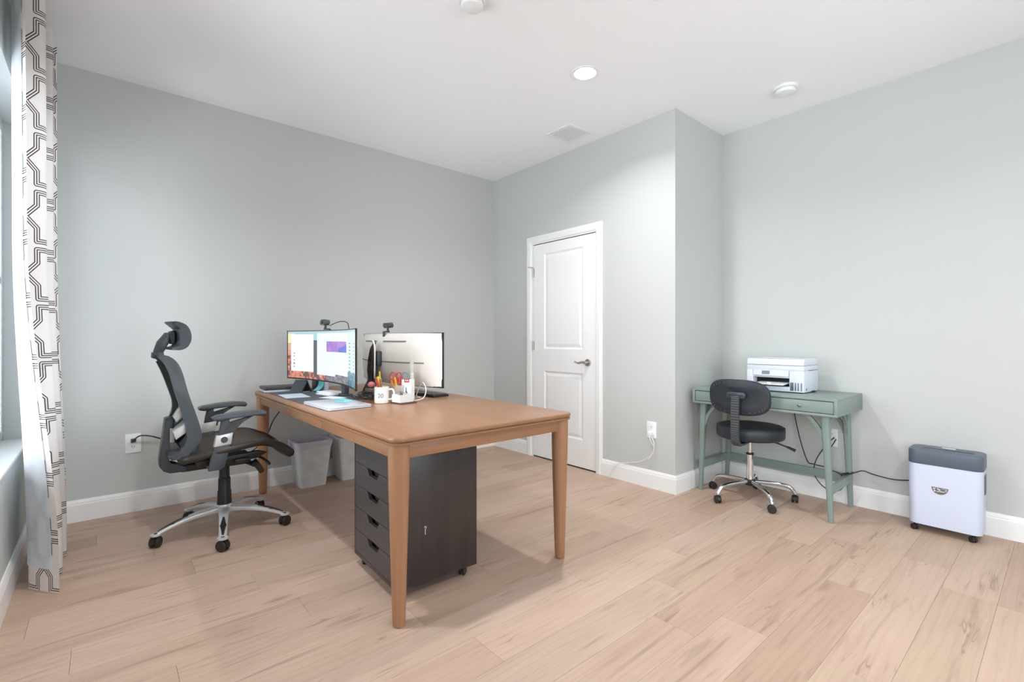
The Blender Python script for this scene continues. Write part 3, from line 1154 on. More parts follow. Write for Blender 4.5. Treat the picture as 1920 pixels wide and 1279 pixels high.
# mechanism
m = MB().box((-0.10, -0.07, 0.388), (0.13, 0.07, 0.450), 0.012)
m.box((-0.22, -0.030, 0.385), (-0.08, 0.030, 0.425), 0.008)
m.box((0.02, -0.19, 0.425), (0.10, 0.19, 0.452), 0.006).box((-0.09, -0.20, 0.420), (-0.03, 0.20, 0.448), 0.006)
mech = m.build('mechanism', 'black_plastic', ch)
MB().tube(smooth_path([(0.12, -0.03, 0.43), (0.165, -0.10, 0.43), (0.19, -0.16, 0.415), (0.205, -0.19, 0.395)], 5), 0.008, 8).build('tilt_lever', 'black_plastic', mech)
MB().prism(rrect(0, 0, 0.085, 0.075, 0.02), -0.013, 0.013, 'z', 0.005).build('paddle', 'caster_black', mech, (0.160, -0.11, 0.375), (math.radians(10), math.radians(58), 0))
MB().cyl((0.09, -0.07, 0.41), (0.13, -0.16, 0.40), 0.012, 0.015, 14).build('tension_knob', 'black_plastic', mech)

# seat (net over a rim)
SX0, SX1, SW = -0.225, 0.318, 0.255


def seat_pt(u, v_):
    # u front-back, v across
    x = SX0 + (SX1 - SX0) * u
    s = 2 * v_ - 1
    wid = SW * (0.86 + 0.14 * math.sin(PI * min(1, u * 1.25)) - 0.12 * max(0, u - 0.8) / 0.2)
    z = 0.497 + 0.048 * u + 0.030 * math.sin(PI * min(1.0, (u + 0.05) * 0.85)) - 0.090 * max(0.0, (u - 0.66) / 0.34) ** 1.7
    z += 0.016 * abs(s) ** 2.5 * (1 - u * 0.4) + 0.014 * max(0, 0.12 - u) / 0.12
    z -= 0.012 * max(0, 0.2 - u) / 0.2
    return (x, s * wid, z - 0.012)


MB().grid(seat_pt, 22, 16, lambda u, v_: (0, 0, -0.010)).build('seat_net', 'chair_net', ch, smooth=60)
loop = [seat_pt(1, v_ / 12) for v_ in range(13)] + [seat_pt(1 - u / 18, 1) for u in range(1, 19)] + [seat_pt(0, 1 - v_ / 12) for v_ in range(1, 13)] + [seat_pt(u / 18, 0) for u in range(1, 19)]
rr_ = []
for p in loop:
    rr_.append(0.027 if p[0] > 0.25 else 0.021)
loop2 = [(p[0], p[1], p[2] - 0.014) for p in loop]
MB().tube(loop2, rr_, 12).build('seat_rim', 'seat_black', ch, smooth=60)
for y in (-0.15, 0.15):
    MB().prism([(-0.17, 0.462), (0.15, 0.480), (0.20, 0.462), (0.14, 0.436), (-0.15, 0.430)], y - 0.014, y + 0.014, 'y', 0.004).build('seat_bearer', 'caster_black', ch)

# backrest : two broad side rails, bars, net
front = [(-0.300, 1.066), (-0.252, 1.044), (-0.222, 1.005), (-0.203, 0.95), (-0.187, 0.88), (-0.171, 0.82), (-0.151, 0.755), (-0.134, 0.695), (-0.121, 0.64), (-0.121, 0.60), (-0.134, 0.552), (-0.165, 0.518), (-0.205, 0.503), (-0.255, 0.498)]
back = [(-0.262, 0.515), (-0.235, 0.528), (-0.205, 0.552), (-0.190, 0.585), (-0.186, 0.62), (-0.194, 0.68), (-0.208, 0.74), (-0.224, 0.80), (-0.240, 0.86), (-0.254, 0.92), (-0.268, 0.97), (-0.290, 1.02), (-0.312, 1.045)]
front = [(x - 0.024, z) for x, z in front]
back = [(x - 0.024, z) for x, z in back]
f3 = smooth_path([(x, 0, z) for x, z in front], 3)
b3 = smooth_path([(x, 0, z) for x, z in back], 3)
rail_poly = [(p.x, p.z) for p in f3] + [(p.x, p.z) for p in b3]
BW = 0.215
for s in (-1, 1):
    ya, yb = sorted((s * BW, s * (BW - 0.032)))
    MB().prism(rail_poly, ya, yb, 'y', 0.008, 3).build('back_rail', 'chair_grey', ch, smooth=50)
m = MB()
m.prism([(-0.338, 1.060), (-0.286, 1.052), (-0.264, 1.025), (-0.286, 1.012), (-0.322, 1.035)], -BW + 0.03, BW - 0.03, 'y', 0.006)
m.build('back_top_bar', 'chair_grey', ch)
MB().prism([(-0.286, 0.500), (-0.224, 0.505), (-0.209, 0.52), (-0.229, 0.535), (-0.284, 0.522)], -BW + 0.03, BW - 0.03, 'y', 0.006).build('back_bottom_bar', 'chair_grey', ch)


def back_pt(u, v_):
    p = f3[int(round(2 + u * (len(f3) - 5)))]
    s = 2 * v_ - 1
    return (p.x - 0.016 - 0.020 * (1 - s * s), s * (BW - 0.02), p.z)


MB().grid(back_pt, 30, 10, lambda u, v_: (-0.004, 0, 0)).build('back_net', 'chair_net_back', ch, smooth=60)
# spine
sp = smooth_path([(-0.318, 0, 1.02), (-0.292, 0, 0.955), (-0.262, 0, 0.86), (-0.246, 0, 0.80), (-0.246, 0, 0.745), (-0.262, 0, 0.70)], 4)
MB().ring_stack([[(p.x - 0.014, -0.022, p.z), (p.x + 0.014, -0.022, p.z), (p.x + 0.014, 0.022, p.z), (p.x - 0.014, 0.022, p.z)] for p in sp]).build('spine', 'charcoal_plastic', ch, smooth=30)
# lumbar arms, pale grey
lum = MB()
for s in (-1, 1):
    lum.prism([(-0.225, 0.775), (-0.240, 0.755), (-0.262, 0.715), (-0.250, 0.690), (-0.225, 0.715), (-0.213, 0.745)], s * 0.10 - 0.05, s * 0.10 + 0.05, 'y', 0.005)
    lum.prism([(-0.268, 0.640), (-0.200, 0.700), (-0.190, 0.675), (-0.200, 0.640), (-0.255, 0.600)], s * 0.12 - 0.06, s * 0.12 + 0.06, 'y', 0.006)
lum.box((-0.272, -0.05, 0.565), (-0.250, 0.05, 0.645), 0.004)
lum.build('lumbar_support', 'silver_plastic', ch)
# rear L bracket
MB().prism([(-0.293, 0.700), (-0.258, 0.712), (-0.246, 0.695), (-0.270, 0.560), (-0.284, 0.470), (-0.276, 0.442), (-0.250, 0.432), (-0.190, 0.428), (-0.190, 0.390), (-0.270, 0.392), (-0.300, 0.408), (-0.318, 0.436), (-0.320, 0.470), (-0.306, 0.58)], -0.045, 0.045, 'y', 0.010, 3).build('rear_bracket', 'chair_grey', ch, smooth=50)
# headrest : curved crescent pad on a bracket
crs = smooth_path([(-0.292, 0, 1.240), (-0.262, 0, 1.240), (-0.215, 0, 1.222), (-0.190, 0, 1.185), (-0.186, 0, 1.140), (-0.208, 0, 1.100), (-0.250, 0, 1.083), (-0.296, 0, 1.088)], 4)
crs = [Vector((-0.292 + (p.x + 0.292) * 0.80, p.y, p.z)) for p in crs]
rings = []
for i, p in enumerate(crs):
    t_ = i / (len(crs) - 1)
    th = 0.006 + 0.036 * math.sin(PI * t_) ** 0.8
    q = crs[min(i + 1, len(crs) - 1)] - crs[max(i - 1, 0)]
    q.normalize()
    nrm = Vector((q.z, 0, -q.x))
    row = []
    ny = 12
    for k in range(ny + 1):
        s = 2 * k / ny - 1
        sh = 0.026 * s * s
        row.append(Vector((p.x + sh, s * 0.135, p.z)))
    for k in range(ny, -1, -1):
        s = 2 * k / ny - 1
        sh = 0.026 * s * s
        row.append(Vector((p.x + sh, s * 0.131, p.z)) + nrm * th)
    rings.append(row)
MB().ring_stack(rings).build('headrest', 'chair_grey', ch, smooth=60)
hb = MB()
for s in (-1, 1):
    hb.prism([(-0.345, 1.065), (-0.318, 1.052), (-0.296, 1.075), (-0.262, 1.150), (-0.268, 1.178), (-0.290, 1.180), (-0.326, 1.130)], s * 0.030 - 0.010, s * 0.030 + 0.010, 'y', 0.006, 2)
hb.prism([(-0.350, 1.070), (-0.352, 1.040), (-0.318, 1.028), (-0.296, 1.048), (-0.300, 1.075)], -0.045, 0.045, 'y', 0.008, 2)
hb.cyl((-0.275, -0.045, 1.165), (-0.275, 0.045, 1.165), 0.014, None, 16)
hb.build('headrest_bracket', 'chair_grey', ch)
MB().box((-0.272, -0.075, 1.115), (-0.248, 0.075, 1.19), 0.01).build('headrest_core', 'black_plastic', ch)

# armrests
for s in (-1, 1):
    yb = s * 0.252
    arm = MB().prism([(-0.098, 0.698), (-0.102, 0.712), (-0.080, 0.722), (0.00, 0.731), (0.10, 0.734), (0.160, 0.728), (0.168, 0.716), (0.160, 0.700), (0.10, 0.708), (0.00, 0.704), (-0.07, 0.692)], yb - 0.040, yb + 0.040, 'y', 0.008, 3).build('armrest', 'chair_grey', ch, smooth=50)
    MB().prism([(-0.055, 0.703), (-0.020, 0.703), (-0.018, 0.672), (0.028, 0.690), (0.09, 0.706), (0.105, 0.706), (0.040, 0.672), (0.008, 0.640), (0.002, 0.590), (-0.075, 0.590)], yb - 0.014, yb + 0.014, 'y', 0.004).build('arm_post', 'charcoal_plastic', arm)
    MB().prism([(-0.082, 0.612), (-0.002, 0.622), (-0.012, 0.560), (-0.094, 0.552)], yb - 0.021, yb + 0.021, 'y', 0.004).build('arm_band', 'silver_plastic', arm)
    MB().cyl((-0.046, yb - s * 0.0 + 0.020 * s, 0.588), (-0.046, yb + 0.025 * s, 0.588), 0.017, None, 20).build('arm_button', 'charcoal_plastic', arm)
    m = MB().prism([(-0.094, 0.553), (-0.012, 0.561), (-0.042, 0.440), (-0.060, 0.424), (-0.118, 0.424), (-0.118, 0.440)], yb - 0.018, yb + 0.018, 'y', 0.004)
    m.box((-0.115, min(yb, s * 0.10), 0.424), (-0.050, max(yb, s * 0.10), 0.446), 0.004)
    m.build('arm_upright', 'chair_grey', arm)

# ------------------------------------------------------------------ green desk against the right wall
gd = thing('green_desk', 'small sage green two-drawer desk with splayed legs under the printer', 'desk', (3.38, 0.925, 0))
GX, GY, GZ0, GZ1 = 0.535, 0.937, 0.665, 0.776
m = MB()
m.box((0, 0, GZ1 - 0.016), (GX, GY, GZ1), 0.0025).box((0, 0, GZ0), (GX, GY, GZ0 + 0.016), 0.0025)
m.box((0, 0, GZ0 + 0.014), (GX, 0.019, GZ1 - 0.014), 0.001).box((0, GY - 0.019, GZ0 + 0.014), (GX, GY, GZ1 - 0.014), 0.001)
m.box((GX - 0.012, 0.018, GZ0 + 0.014), (GX, GY - 0.018, GZ1 - 0.014)).box((0.004, GY / 2 - 0.009, GZ0 + 0.014), (GX - 0.01, GY / 2 + 0.009, GZ1 - 0.014))
m.build('case', 'sage_paint', gd)
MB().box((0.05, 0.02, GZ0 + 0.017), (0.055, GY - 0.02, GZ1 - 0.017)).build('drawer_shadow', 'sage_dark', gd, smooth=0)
for y0, y1, ky in ((0.022, GY / 2 - 0.012, 0.205), (GY / 2 + 0.012, GY - 0.022, GY - 0.205)):
    d_ = MB().box((0.004, y0, GZ0 + 0.0195), (0.022, y1, GZ1 - 0.0195), 0.0015).build('drawer', 'sage_paint', gd)
    kb = MB().lathe([(0.0045, 0.0), (0.0045, 0.010), (0.009, 0.013), (0.010, 0.017), (0.007, 0.020), (0, 0.021)], 20).build('knob', 'steel_dark', d_, (0.004, ky, (GZ0 + GZ1) / 2), (0, -PI / 2, 0))
legs = {'fr': ((0.052, 0.078), (0.062, 0.050)), 'br': ((0.462, 0.075), (0.500, 0.058)), 'fl': ((0.060, GY - 0.058), (0.086, GY - 0.020)), 'bl': ((0.466, GY - 0.075), (0.508, GY - 0.020))}
legs['fl'] = ((0.056, GY - 0.062), (0.080, GY - 0.022))


def leg_at(kx, z):
    (tx, ty), (bx, by) = legs[kx]
    t_ = z / GZ0
    return Vector((bx + (tx - bx) * t_, by + (ty - by) * t_, z))


for kx in legs:
    rings = []
    for i in range(7):
        z = GZ0 * i / 6
        r = 0.014 + 0.010 * (i / 6)
        c_ = leg_at(kx, z)
        rings.append([(c_.x + px_, c_.y + py_, z) for px_, py_ in rrect(0, 0, 2 * r, 2 * r, r * 0.62, 4)])
    lg = MB().ring_stack(rings).build('leg', 'sage_paint', gd, smooth=40)
    sy = 1 if kx[1] == 'r' else -1
    sx = 1 if kx[0] == 'f' else -1
    # curved braces to the underside, sideways and front-to-back
    a0 = leg_at(kx, 0.50)
    for dv in (Vector((0, sy, 0)), Vector((sx, 0, 0))):
        e = leg_at(kx, 0.665) + dv * 0.105
        p_ = smooth_path([a0 + dv * 0.006, a0 + dv * 0.045 + Vector((0, 0, 0.085)), e], 6)
        side = dv.cross(Vector((0, 0, 1)))
        rings = []
        for i, q in enumerate(p_):
            w_ = 0.013 + 0.004 * abs(i - 6) / 6
            rings.append([q + side * 0.009 - dv * w_, q + side * 0.009 + dv * w_, q - side * 0.009 + dv * w_, q - side * 0.009 - dv * w_])
        MB().ring_stack(rings).build('brace', 'sage_paint', lg, smooth=30)


def rail(a_, c_, z0, z1, th):
    a_, c_ = Vector(a_), Vector(c_)
    t_ = (c_ - a_)
    t_.z = 0
    t_.normalize()
    s_ = Vector((-t_.y, t_.x, 0)) * th / 2
    rings = []
    for e in (a_, c_):
        rings.append([Vector((e.x, e.y, z0)) - s_, Vector((e.x, e.y, z0)) + s_, Vector((e.x, e.y, z1)) + s_, Vector((e.x, e.y, z1)) - s_])
    MB().ring_stack(rings).build('rail', 'sage_paint', gd, smooth=0)


for s_ in 'rl':
    rail(leg_at('f' + s_, 0.195), leg_at('b' + s_, 0.195), 0.168, 0.222, 0.018)
rail(leg_at('bl', 0.195), leg_at('br', 0.195), 0.168, 0.222, 0.018)

# ------------------------------------------------------------------ printer
pr = thing('printer', 'white all-in-one inkjet printer on the green desk', 'printer', (3.565, 1.166, GZ1))
PWd, PDp, PH = 0.375, 0.275, 0.231
m = MB()
# body as a shell with a recess for the paper slot : pieces around it
m.box((0, 0, 0.006), (PDp, 0.092, 0.150), 0.004)                       # tank side block (towards the viewer's right)
m.box((0, PWd - 0.045, 0.006), (PDp, PWd, 0.150), 0.004)               # left block
m.box((0.10, 0.085, 0.006), (PDp, PWd - 0.04, 0.150))
m.box((0.0, 0.088, 0.006), (0.11, PWd - 0.042, 0.038), 0.003)
m.build('body', 'printer_white', pr)
MB().box((0.005, 0.0, 0.154), (PDp, PWd, 0.186), 0.004).build('scanner_base', 'printer_white', pr)
lid = MB().prism([(0.0, 0.188), (0.005, 0.219), (0.014, 0.229), (0.05, 0.231), (PDp - 0.02, 0.231), (PDp, 0.224), (PDp, 0.188)], 0.002, PWd - 0.002, 'y', 0.003).build('scanner_lid', 'printer_white', pr)
MB().box((0.02, 0.085, 0.2308), (0.25, PWd - 0.03, 0.2335), 0.001).build('feeder_cover', 'printer_white', lid)
MB().box((0.0015, 0.004, 0.149), (0.10, PWd - 0.004, 0.156)).build('seam', 'printer_grey', pr, smooth=0)
pn = MB().prism([(-0.010, 0.112), (-0.004, 0.150), (0.02, 0.150), (0.02, 0.112)], 0.094, PWd - 0.048, 'y', 0.002).build('control_panel', 'printer_white', pr)
MB().prism([(-0.0098, 0.120), (-0.0058, 0.145), (-0.004, 0.145), (-0.008, 0.120)], 0.215, 0.268, 'y').build('display', 'ink_grey', pn, smooth=0)
MB().box((0.06, 0.095, 0.040), (0.066, PWd - 0.05, 0.112)).build('paper_slot', 'screen_black', pr, smooth=0)
MB().box((0.002, 0.093, 0.098), (0.06, PWd - 0.046, 0.112), 0.001).build('slot_visor', 'printer_grey', pr)
MB().prism([(-0.055, 0.052), (-0.055, 0.058), (0.06, 0.066), (0.06, 0.058)], 0.110, 0.300, 'y', 0.001).build('output_tray', 'plastic_white', pr)
MB().box((-0.058, 0.19, 0.05), (-0.050, 0.215, 0.070), 0.003).build('paper_stop', 'plastic_white', pr)
MB().box((0.004, 0.096, 0.0045), (0.02, PWd - 0.05, 0.012)).build('base_gap', 'ink_black', pr, smooth=0)
for k, y in enumerate((0.012, 0.031, 0.048)):
    m = MB().box((-0.0006, y, 0.016), (0.002, y + 0.009, 0.070))
    m.build('ink_window', 'steel_dark', pr, smooth=0)
MB().box((-0.0006, 0.064, 0.016), (0.002, 0.086, 0.072)).build('ink_window', 'steel_dark', pr, smooth=0)
MB().box((-0.001, 0.020, 0.128), (0.004, 0.062, 0.146), 0.002).build('badge', 'plastic_white', pr)
MB().cyl((0.045, -0.0005, 0.026), (0.045, 0.003, 0.026), 0.010, None, 16).build('side_port', 'ink_grey', pr)
MB().box((0.09, -0.0008, 0.148), (0.20, 0.002, 0.150)).build('side_seam', 'printer_grey', pr, smooth=0)
for x in (0.03, PDp - 0.04):
    for y in (0.03, PWd - 0.03):
        MB().cyl((x, y, 0.0), (x, y, 0.008), 0.011, None, 14).build('foot', 'ink_black', pr)
MB().box((0.14, -0.012, 0.001), (0.19, 0.01, 0.012), 0.004).build('plug', 'ink_black', pr)

# ------------------------------------------------------------------ black stool with backrest (faces +x)
st = thing('stool_chair', 'small black round-seat stool with backrest and chrome wheeled base', 'stool', (3.524, 1.501, 0), 0.0)


def stool_arm(parent, a_, R):
    ca, sa = math.cos(a_), math.sin(a_)
    p_ = smooth_path([(0.03 * ca, 0.03 * sa, 0.125), (0.16 * ca, 0.16 * sa, 0.122), (0.245 * ca, 0.245 * sa, 0.108), ((R - 0.004) * ca, (R - 0.004) * sa, 0.072), (R * ca, R * sa, 0.058)], 5)
    MB().tube(p_, [0.014] * (len(p_) - 1) + [0.012], 12).build('base_arm', 'chrome', parent, smooth=60)
    caster(parent, (R * ca, R * sa, 0), 0.026, 'black_plastic', rz=a_ + 1.2, stem=0.012)


star_base(st, math.radians(14), 0.285, stool_arm, None)
MB().lathe([(0.032, 0.100), (0.036, 0.108), (0.036, 0.135), (0.030, 0.142)], 24).build('hub', 'black_plastic', st)
MB().lathe([(0.0235, 0.135), (0.0235, 0.322)], 24).build('gas_column', 'chrome', st)
MB().lathe([(0.026, 0.318), (0.026, 0.328), (0.018, 0.331)], 24).build('column_cap', 'black_plastic', st)
MB().lathe([(0.0135, 0.325), (0.0135, 0.432)], 20).build('piston', 'chrome', st)
MB().box((-0.10, -0.08, 0.425), (0.10, 0.08, 0.446), 0.006).build('seat_plate', 'black_plastic', st)
seat = MB().lathe([(0.205, 0.440), (0.216, 0.446), (0.222, 0.456), (0.223, 0.505), (0.218, 0.520), (0.208, 0.528), (0.17, 0.534), (0.10, 0.536), (0, 0.536)], 56, cap=False).build('seat', 'leather_black', st, smooth=50)
MB().tube([(0.2195 * math.cos(2 * PI * k / 48), 0.2195 * math.sin(2 * PI * k / 48), 0.518) for k in range(49)], 0.003, 6, cap=False).build('piping', 'leather_black', seat)
MB().tube([(0.05, -0.08, 0.430), (0.07, -0.16, 0.412), (0.085, -0.22, 0.392)], 0.0055, 8).build('height_lever', 'black_plastic', st)
MB().tube([(0.084, -0.215, 0.394), (0.10, -0.262, 0.374)], [0.008, 0.011], 10).build('lever_grip', 'black_plastic', st)
# backrest
BX = -0.265
out = superell(0.405, 0.235, 3.0, 56)
rings = []
for dx, sc_ in ((0.030, 0.55), (0.034, 0.80), (0.028, 0.93), (0.014, 0.992), (0.0, 1.0), (-0.010, 0.985), (-0.014, 0.95), (-0.016, 0.6)):
    rings.append([(dx + 0.06 * (y / 0.2) ** 2 * 0.4, y * sc_, z * sc_) for y, z in out])
bk = MB().ring_stack(rings).build('backrest', 'leather_black', st, (BX, -0.03, 0.750), (0, math.radians(-4), 0), smooth=50)
MB().tube([(0.0135 - 0.0135 + 0.024 * (y / 0.2) ** 2, y, z) for y, z in out] + [(0.024 * (out[0][0] / 0.2) ** 2, out[0][0], out[0][1])], 0.0042, 8, cap=False).build('piping', 'leather_black', bk)
st_me = MB().box((-0.0016, -0.0012, -0.006), (0.0016, 0.0012, 0.006)).mesh('stitch', 'stitch', 0)
o2 = superell(0.368, 0.200, 3.0, 120)
for k in range(0, 120, 4):
    y, z = o2[k]
    if abs(z) > 0.05:
        link('stitch', st_me, bk, (-0.016 + 0.024 * (y / 0.2) ** 2, y, z))
mp = MB().prism(rrect(0, 0, 0.125, 0.040, 0.018), -0.026, -0.012, 'x', 0.003).build('mount_plate', 'chair_grey', bk, (0, 0, 0.018))
for y in (-0.042, 0.042):
    MB().cyl((-0.028, y, 0), (-0.024, y, 0), 0.006, None, 12).build('screw', 'ink_black', mp)
# ribbed support bar from backrest to under the seat
pth = smooth_path([(BX - 0.028, -0.03, 0.765), (BX - 0.034, -0.03, 0.66), (BX - 0.036, -0.03, 0.54), (BX - 0.028, -0.028, 0.47), (BX + 0.01, -0.022, 0.430), (BX + 0.09, -0.012, 0.418), (BX + 0.20, -0.004, 0.420)], 14)
rings = []
for i, p in enumerate(pth):
    q = pth[min(i + 1, len(pth) - 1)] - pth[max(i - 1, 0)]
    q.normalize()
    nrm = Vector((q.z, 0, -q.x)).normalized()
    k_ = 0.010 if (i % 2 == 0 and i < 62) else 0.0065
    w_ = 0.026 if i < 62 else 0.022
    rings.append([p + nrm * k_ + Vector((0, w_, 0)), p + nrm * k_ - Vector((0, w_, 0)), p - nrm * k_ - Vector((0, w_, 0)), p - nrm * k_ + Vector((0, w_, 0))])
MB().ring_stack(rings).build('support_bar', 'charcoal_plastic', st, smooth=0, label='ribbed black support bar')

# ------------------------------------------------------------------ shredder (front faces -x)
sh = thing('paper_shredder', 'pale lilac-white paper shredder with dark top on casters', 'shredder', (3.683, 0.318, 0))
SWd, SDp = 0.330, 0.195


def sh_outline(ins):
    return [(x, y) for x, y in rrect(SDp / 2, SWd / 2, SDp - 2 * ins, SWd - 2 * ins, 0.045 - ins, 7)]


m = MB().ring_stack([[(x, y, z) for x, y in sh_outline(i)] for i, z in ((0.012, 0.045), (0.006, 0.047), (0.005, 0.055), (0.002, 0.25), (0.002, 0.404))])
body = m.build('bin_body', 'shredder_white', sh, smooth=40)
MB().ring_stack([[(x, y, z) for x, y in sh_outline(i)] for i, z in ((0.002, 0.405), (0.0, 0.408), (0.0, 0.478), (0.002, 0.486), (0.008, 0.489))]).build('cutter_head', 'shredder_grey', sh, smooth=40)
MB().box((0.085, 0.045, 0.4885), (0.100, SWd - 0.06, 0.4905), 0.001).build('feed_slot', 'ink_black', sh)
MB().box((0.135, 0.13, 0.4885), (0.160, 0.19, 0.4925), 0.001).build('control_strip', 'printer_grey', sh)
MB().box((0.050, 0.040, 0.4885), (0.062, SWd - 0.05, 0.4905), 0.001).build('slot_lip', 'shredder_grey', sh)
hw = [(0.037 * math.cos(math.radians(a_)), 0.040 * math.sin(math.radians(a_))) for a_ in range(180, 361, 12)]
lw = MB().prism([(y + SWd / 2 + 0.016, z + 0.282) for y, z in hw], 0.0005, 0.004, 'x').build('level_window', 'steel_dark', sh)
rnd = random.Random(5)
m = MB()
for k in range(22):
    y_, z_ = rnd.uniform(-0.028, 0.028), rnd.uniform(-0.026, -0.004)
    if (y_ / 0.032) ** 2 + (z_ / 0.034) ** 2 < 1:
        m.box((-0.0006, y_ - 0.004, z_ - 0.0015), (0.001, y_ + 0.004, z_ + 0.0015), M=None)
m.build('paper_scraps', 'paper', lw, (0.0008, SWd / 2 + 0.016, 0.282))['kind'] = 'stuff'
for x in (0.035, SDp - 0.035):
    for y in (0.045, SWd - 0.03):
        caster(sh, (x, y, 0), 0.017, 'caster_black', rz=0.9, stem=0.012)
MB().box((0.06, -0.002, 0.27), (0.12, 0.002, 0.38), 0.002).build('side_grip', 'shredder_grey', sh)

# ------------------------------------------------------------------ ultrawide monitors (local: screen faces +x, width along y)
MR, MC = 1.8, 0.592


def mx_(y):
    return MR - math.sqrt(MR * MR - y * y)


def monitor(loc, rz, label, z0, z1, back_mat, picture, bulge=0.045):
    t = thing('ultrawide_monitor', label, 'monitor', loc, rz, 'curved ultrawide monitors on the wooden desk')
    ny = 32
    rings = []
    for i in range(ny + 1):
        y = -MC + 2 * MC * i / ny
        q = 1 - (y / MC) ** 2
        x = mx_(y)
        d0 = 0.010 + bulge * (q ** 0.8)
        d1 = 0.008 + bulge * 0.55 * (q ** 0.8)
        rings.append([(x, y, z0), (x, y, z1), (x - 0.008, y, z1), (x - d1, y, z1 - 0.030), (x - d0, y, z1 - 0.090), (x - d0, y, z0 + 0.090), (x - d1, y, z0 + 0.030), (x - 0.008, y, z0)])
    MB().ring_stack(rings).build('housing', back_mat, t, smooth=40)
    # bezel strips
    def strip(y0, y1, a0, a1, name):
        n_ = max(2, int(abs(y1 - y0) * 26))
        rg = []
        for i in range(n_ + 1):
            y = y0 + (y1 - y0) * i / n_
            x = mx_(y)
            rg.append([(x - 0.009, y, a0), (x + 0.0035, y, a0), (x + 0.0035, y, a1), (x - 0.009, y, a1)])
        MB().ring_stack(rg).build(name, 'monitor_black', t, smooth=40)
    e = 0.005
    strip(-MC - 0.001, MC + 0.001, z1 - e + 0.001, z1 + 0.001, 'bezel')
    strip(-MC - 0.001, MC + 0.001, z0 - 0.001, z0 + e + 0.003, 'bezel')
    strip(-MC - 0.001, -MC + e, z0, z1, 'bezel')
    strip(MC - e, MC + 0.001, z0, z1, 'bezel')
    # screen
    NU, NV = 168, 48
    bm = bmesh.new()
    lay = bm.loops.layers.color.new('Col')
    vg = []
    for i in range(NU + 1):
        y = -MC + e + (2 * MC - 2 * e) * i / NU
        vg.append([bm.verts.new((mx_(y) + 0.0012, y, z0 + e + 0.003 + (z1 - z0 - 2 * e - 0.003) * j / NV)) for j in range(NV + 1)])
    for i in range(NU):
        for j in range(NV):
            f = bm.faces.new((vg[i][j], vg[i + 1][j], vg[i + 1][j + 1], vg[i][j + 1]))
            c_ = picture((i + 0.5) / NU, (j + 0.5) / NV)
            for lp in f.loops:
                lp[lay] = (*c_, 1)
            f.smooth = True
    me = bpy.data.meshes.new('screen')
    bm.to_mesh(me)
    bm.free()
    me.materials.append(MATS['screen_picture'])
    link('screen', me, t)
    return t


prnd = random.Random(11)
ROCK = [[prnd.random() for _ in range(60)] for _ in range(20)]


def pic_left(u, v_):
    """u: 0 = far (left in the photo) end, v: 0 bottom; a desktop with a canyon wallpaper and two open windows"""
    n_ = 0.5 * ROCK[int(v_ * 19.9)][int(u * 59.9)] + 0.5 * ROCK[int((v_ * 9.7 + u * 3) % 20)][int(u * 23 + v_ * 7) % 60]
    if v_ > 0.965:
        return (0.72, 0.84, 0.88)
    if v_ > 0.74:
        base = (0.95, 0.93, 0.72) if u < 0.06 else (0.66, 0.84, 0.88)
    elif v_ > 0.48:
        base = (0.90, 0.50 + 0.25 * n_, 0.44 + 0.25 * n_)
    else:
        base = (0.66 + 0.32 * n_, 0.36 + 0.28 * n_, 0.30 + 0.24 * n_) if n_ > 0.36 else (0.42, 0.33, 0.34)
    if u > 0.42 and v_ < 0.15:
        base = (0.32 + 0.4 * n_, 0.32 + 0.38 * n_, 0.36 + 0.38 * n_)
    if 0.030 < u < 0.260 and 0.15 < v_ < 0.94:
        if 0.052 < u < 0.064 and 0.22 < v_ < 0.60 and int(v_ * 40) % 3 == 0:
            return (0.5, 0.53, 0.58)
        return (0.97, 0.975, 0.98)
    if 0.260 <= u < 0.305 and 0.10 < v_ < 0.82:
        return (0.36, 0.37, 0.40)
    if 0.305 <= u < 0.765 and (0.10 if u < 0.55 else 0.15) < v_ < 0.95:
        if 0.42 < u < 0.745 and 0.58 < v_ < 0.80:
            if u > 0.60 and v_ < 0.66 + 0.5 * (u - 0.60):
                return (0.36, 0.42, 0.82)
            return (0.58 + 0.18 * n_, 0.44 + 0.14 * n_, 0.82)
        return (0.93, 0.955, 0.97)
    if u >= 0.765:
        if v_ < 0.24:
            return (0.22 + 0.35 * n_, 0.34 + 0.4 * n_, 0.40 + 0.4 * n_)
        if (0.80 < u < 0.835 or 0.91 < u < 0.95) and int(v_ * 48) % 3 == 0 and 0.24 < v_ < 0.82:
            return (0.42, 0.52, 0.56)
        return (0.82, 0.94, 0.96)
    return base


MZ0, MZ1 = 0.855, 1.203
mon1 = monitor((1.150, 3.18, 0), PI + 0.025, 'lit curved ultrawide monitor showing open windows, facing the black mesh chair', MZ0, MZ1, 'monitor_white', pic_left)
mon2 = monitor((1.512, 3.14, 0), 0.0, 'curved ultrawide monitor seen from its glossy white back with dark slots', 0.838, 1.184, 'monitor_white', lambda u, v_: (0.20, 0.25, 0.30))


def stand(parent, z_mid, reach=0.2):
    m_ = MB()
    m_.box((-0.105, -0.030, TZ + 0.012), (-0.070, 0.030, z_mid + 0.05), 0.008)
    m_.box((-0.09, -0.05, z_mid - 0.05), (-0.045, 0.05, z_mid + 0.05), 0.008)
    nk = m_.build('stand_neck', 'charcoal_plastic', parent)
    m_ = MB()
    for s in (-1, 1):
        a_ = Vector((-0.088, 0, TZ + 0.0065))
        e_ = Vector((-0.12, s * reach, TZ + 0.0065))
        m_.tube([a_, e_], [0.0065, 0.0065], 10)
    m_.box((-0.125, -0.045, TZ + 0.0005), (-0.06, 0.045, TZ + 0.016), 0.004)
    m_.build('stand_foot', 'charcoal_plastic', parent)


stand(mon1, 1.03)
stand(mon2, 1.01, 0.06)
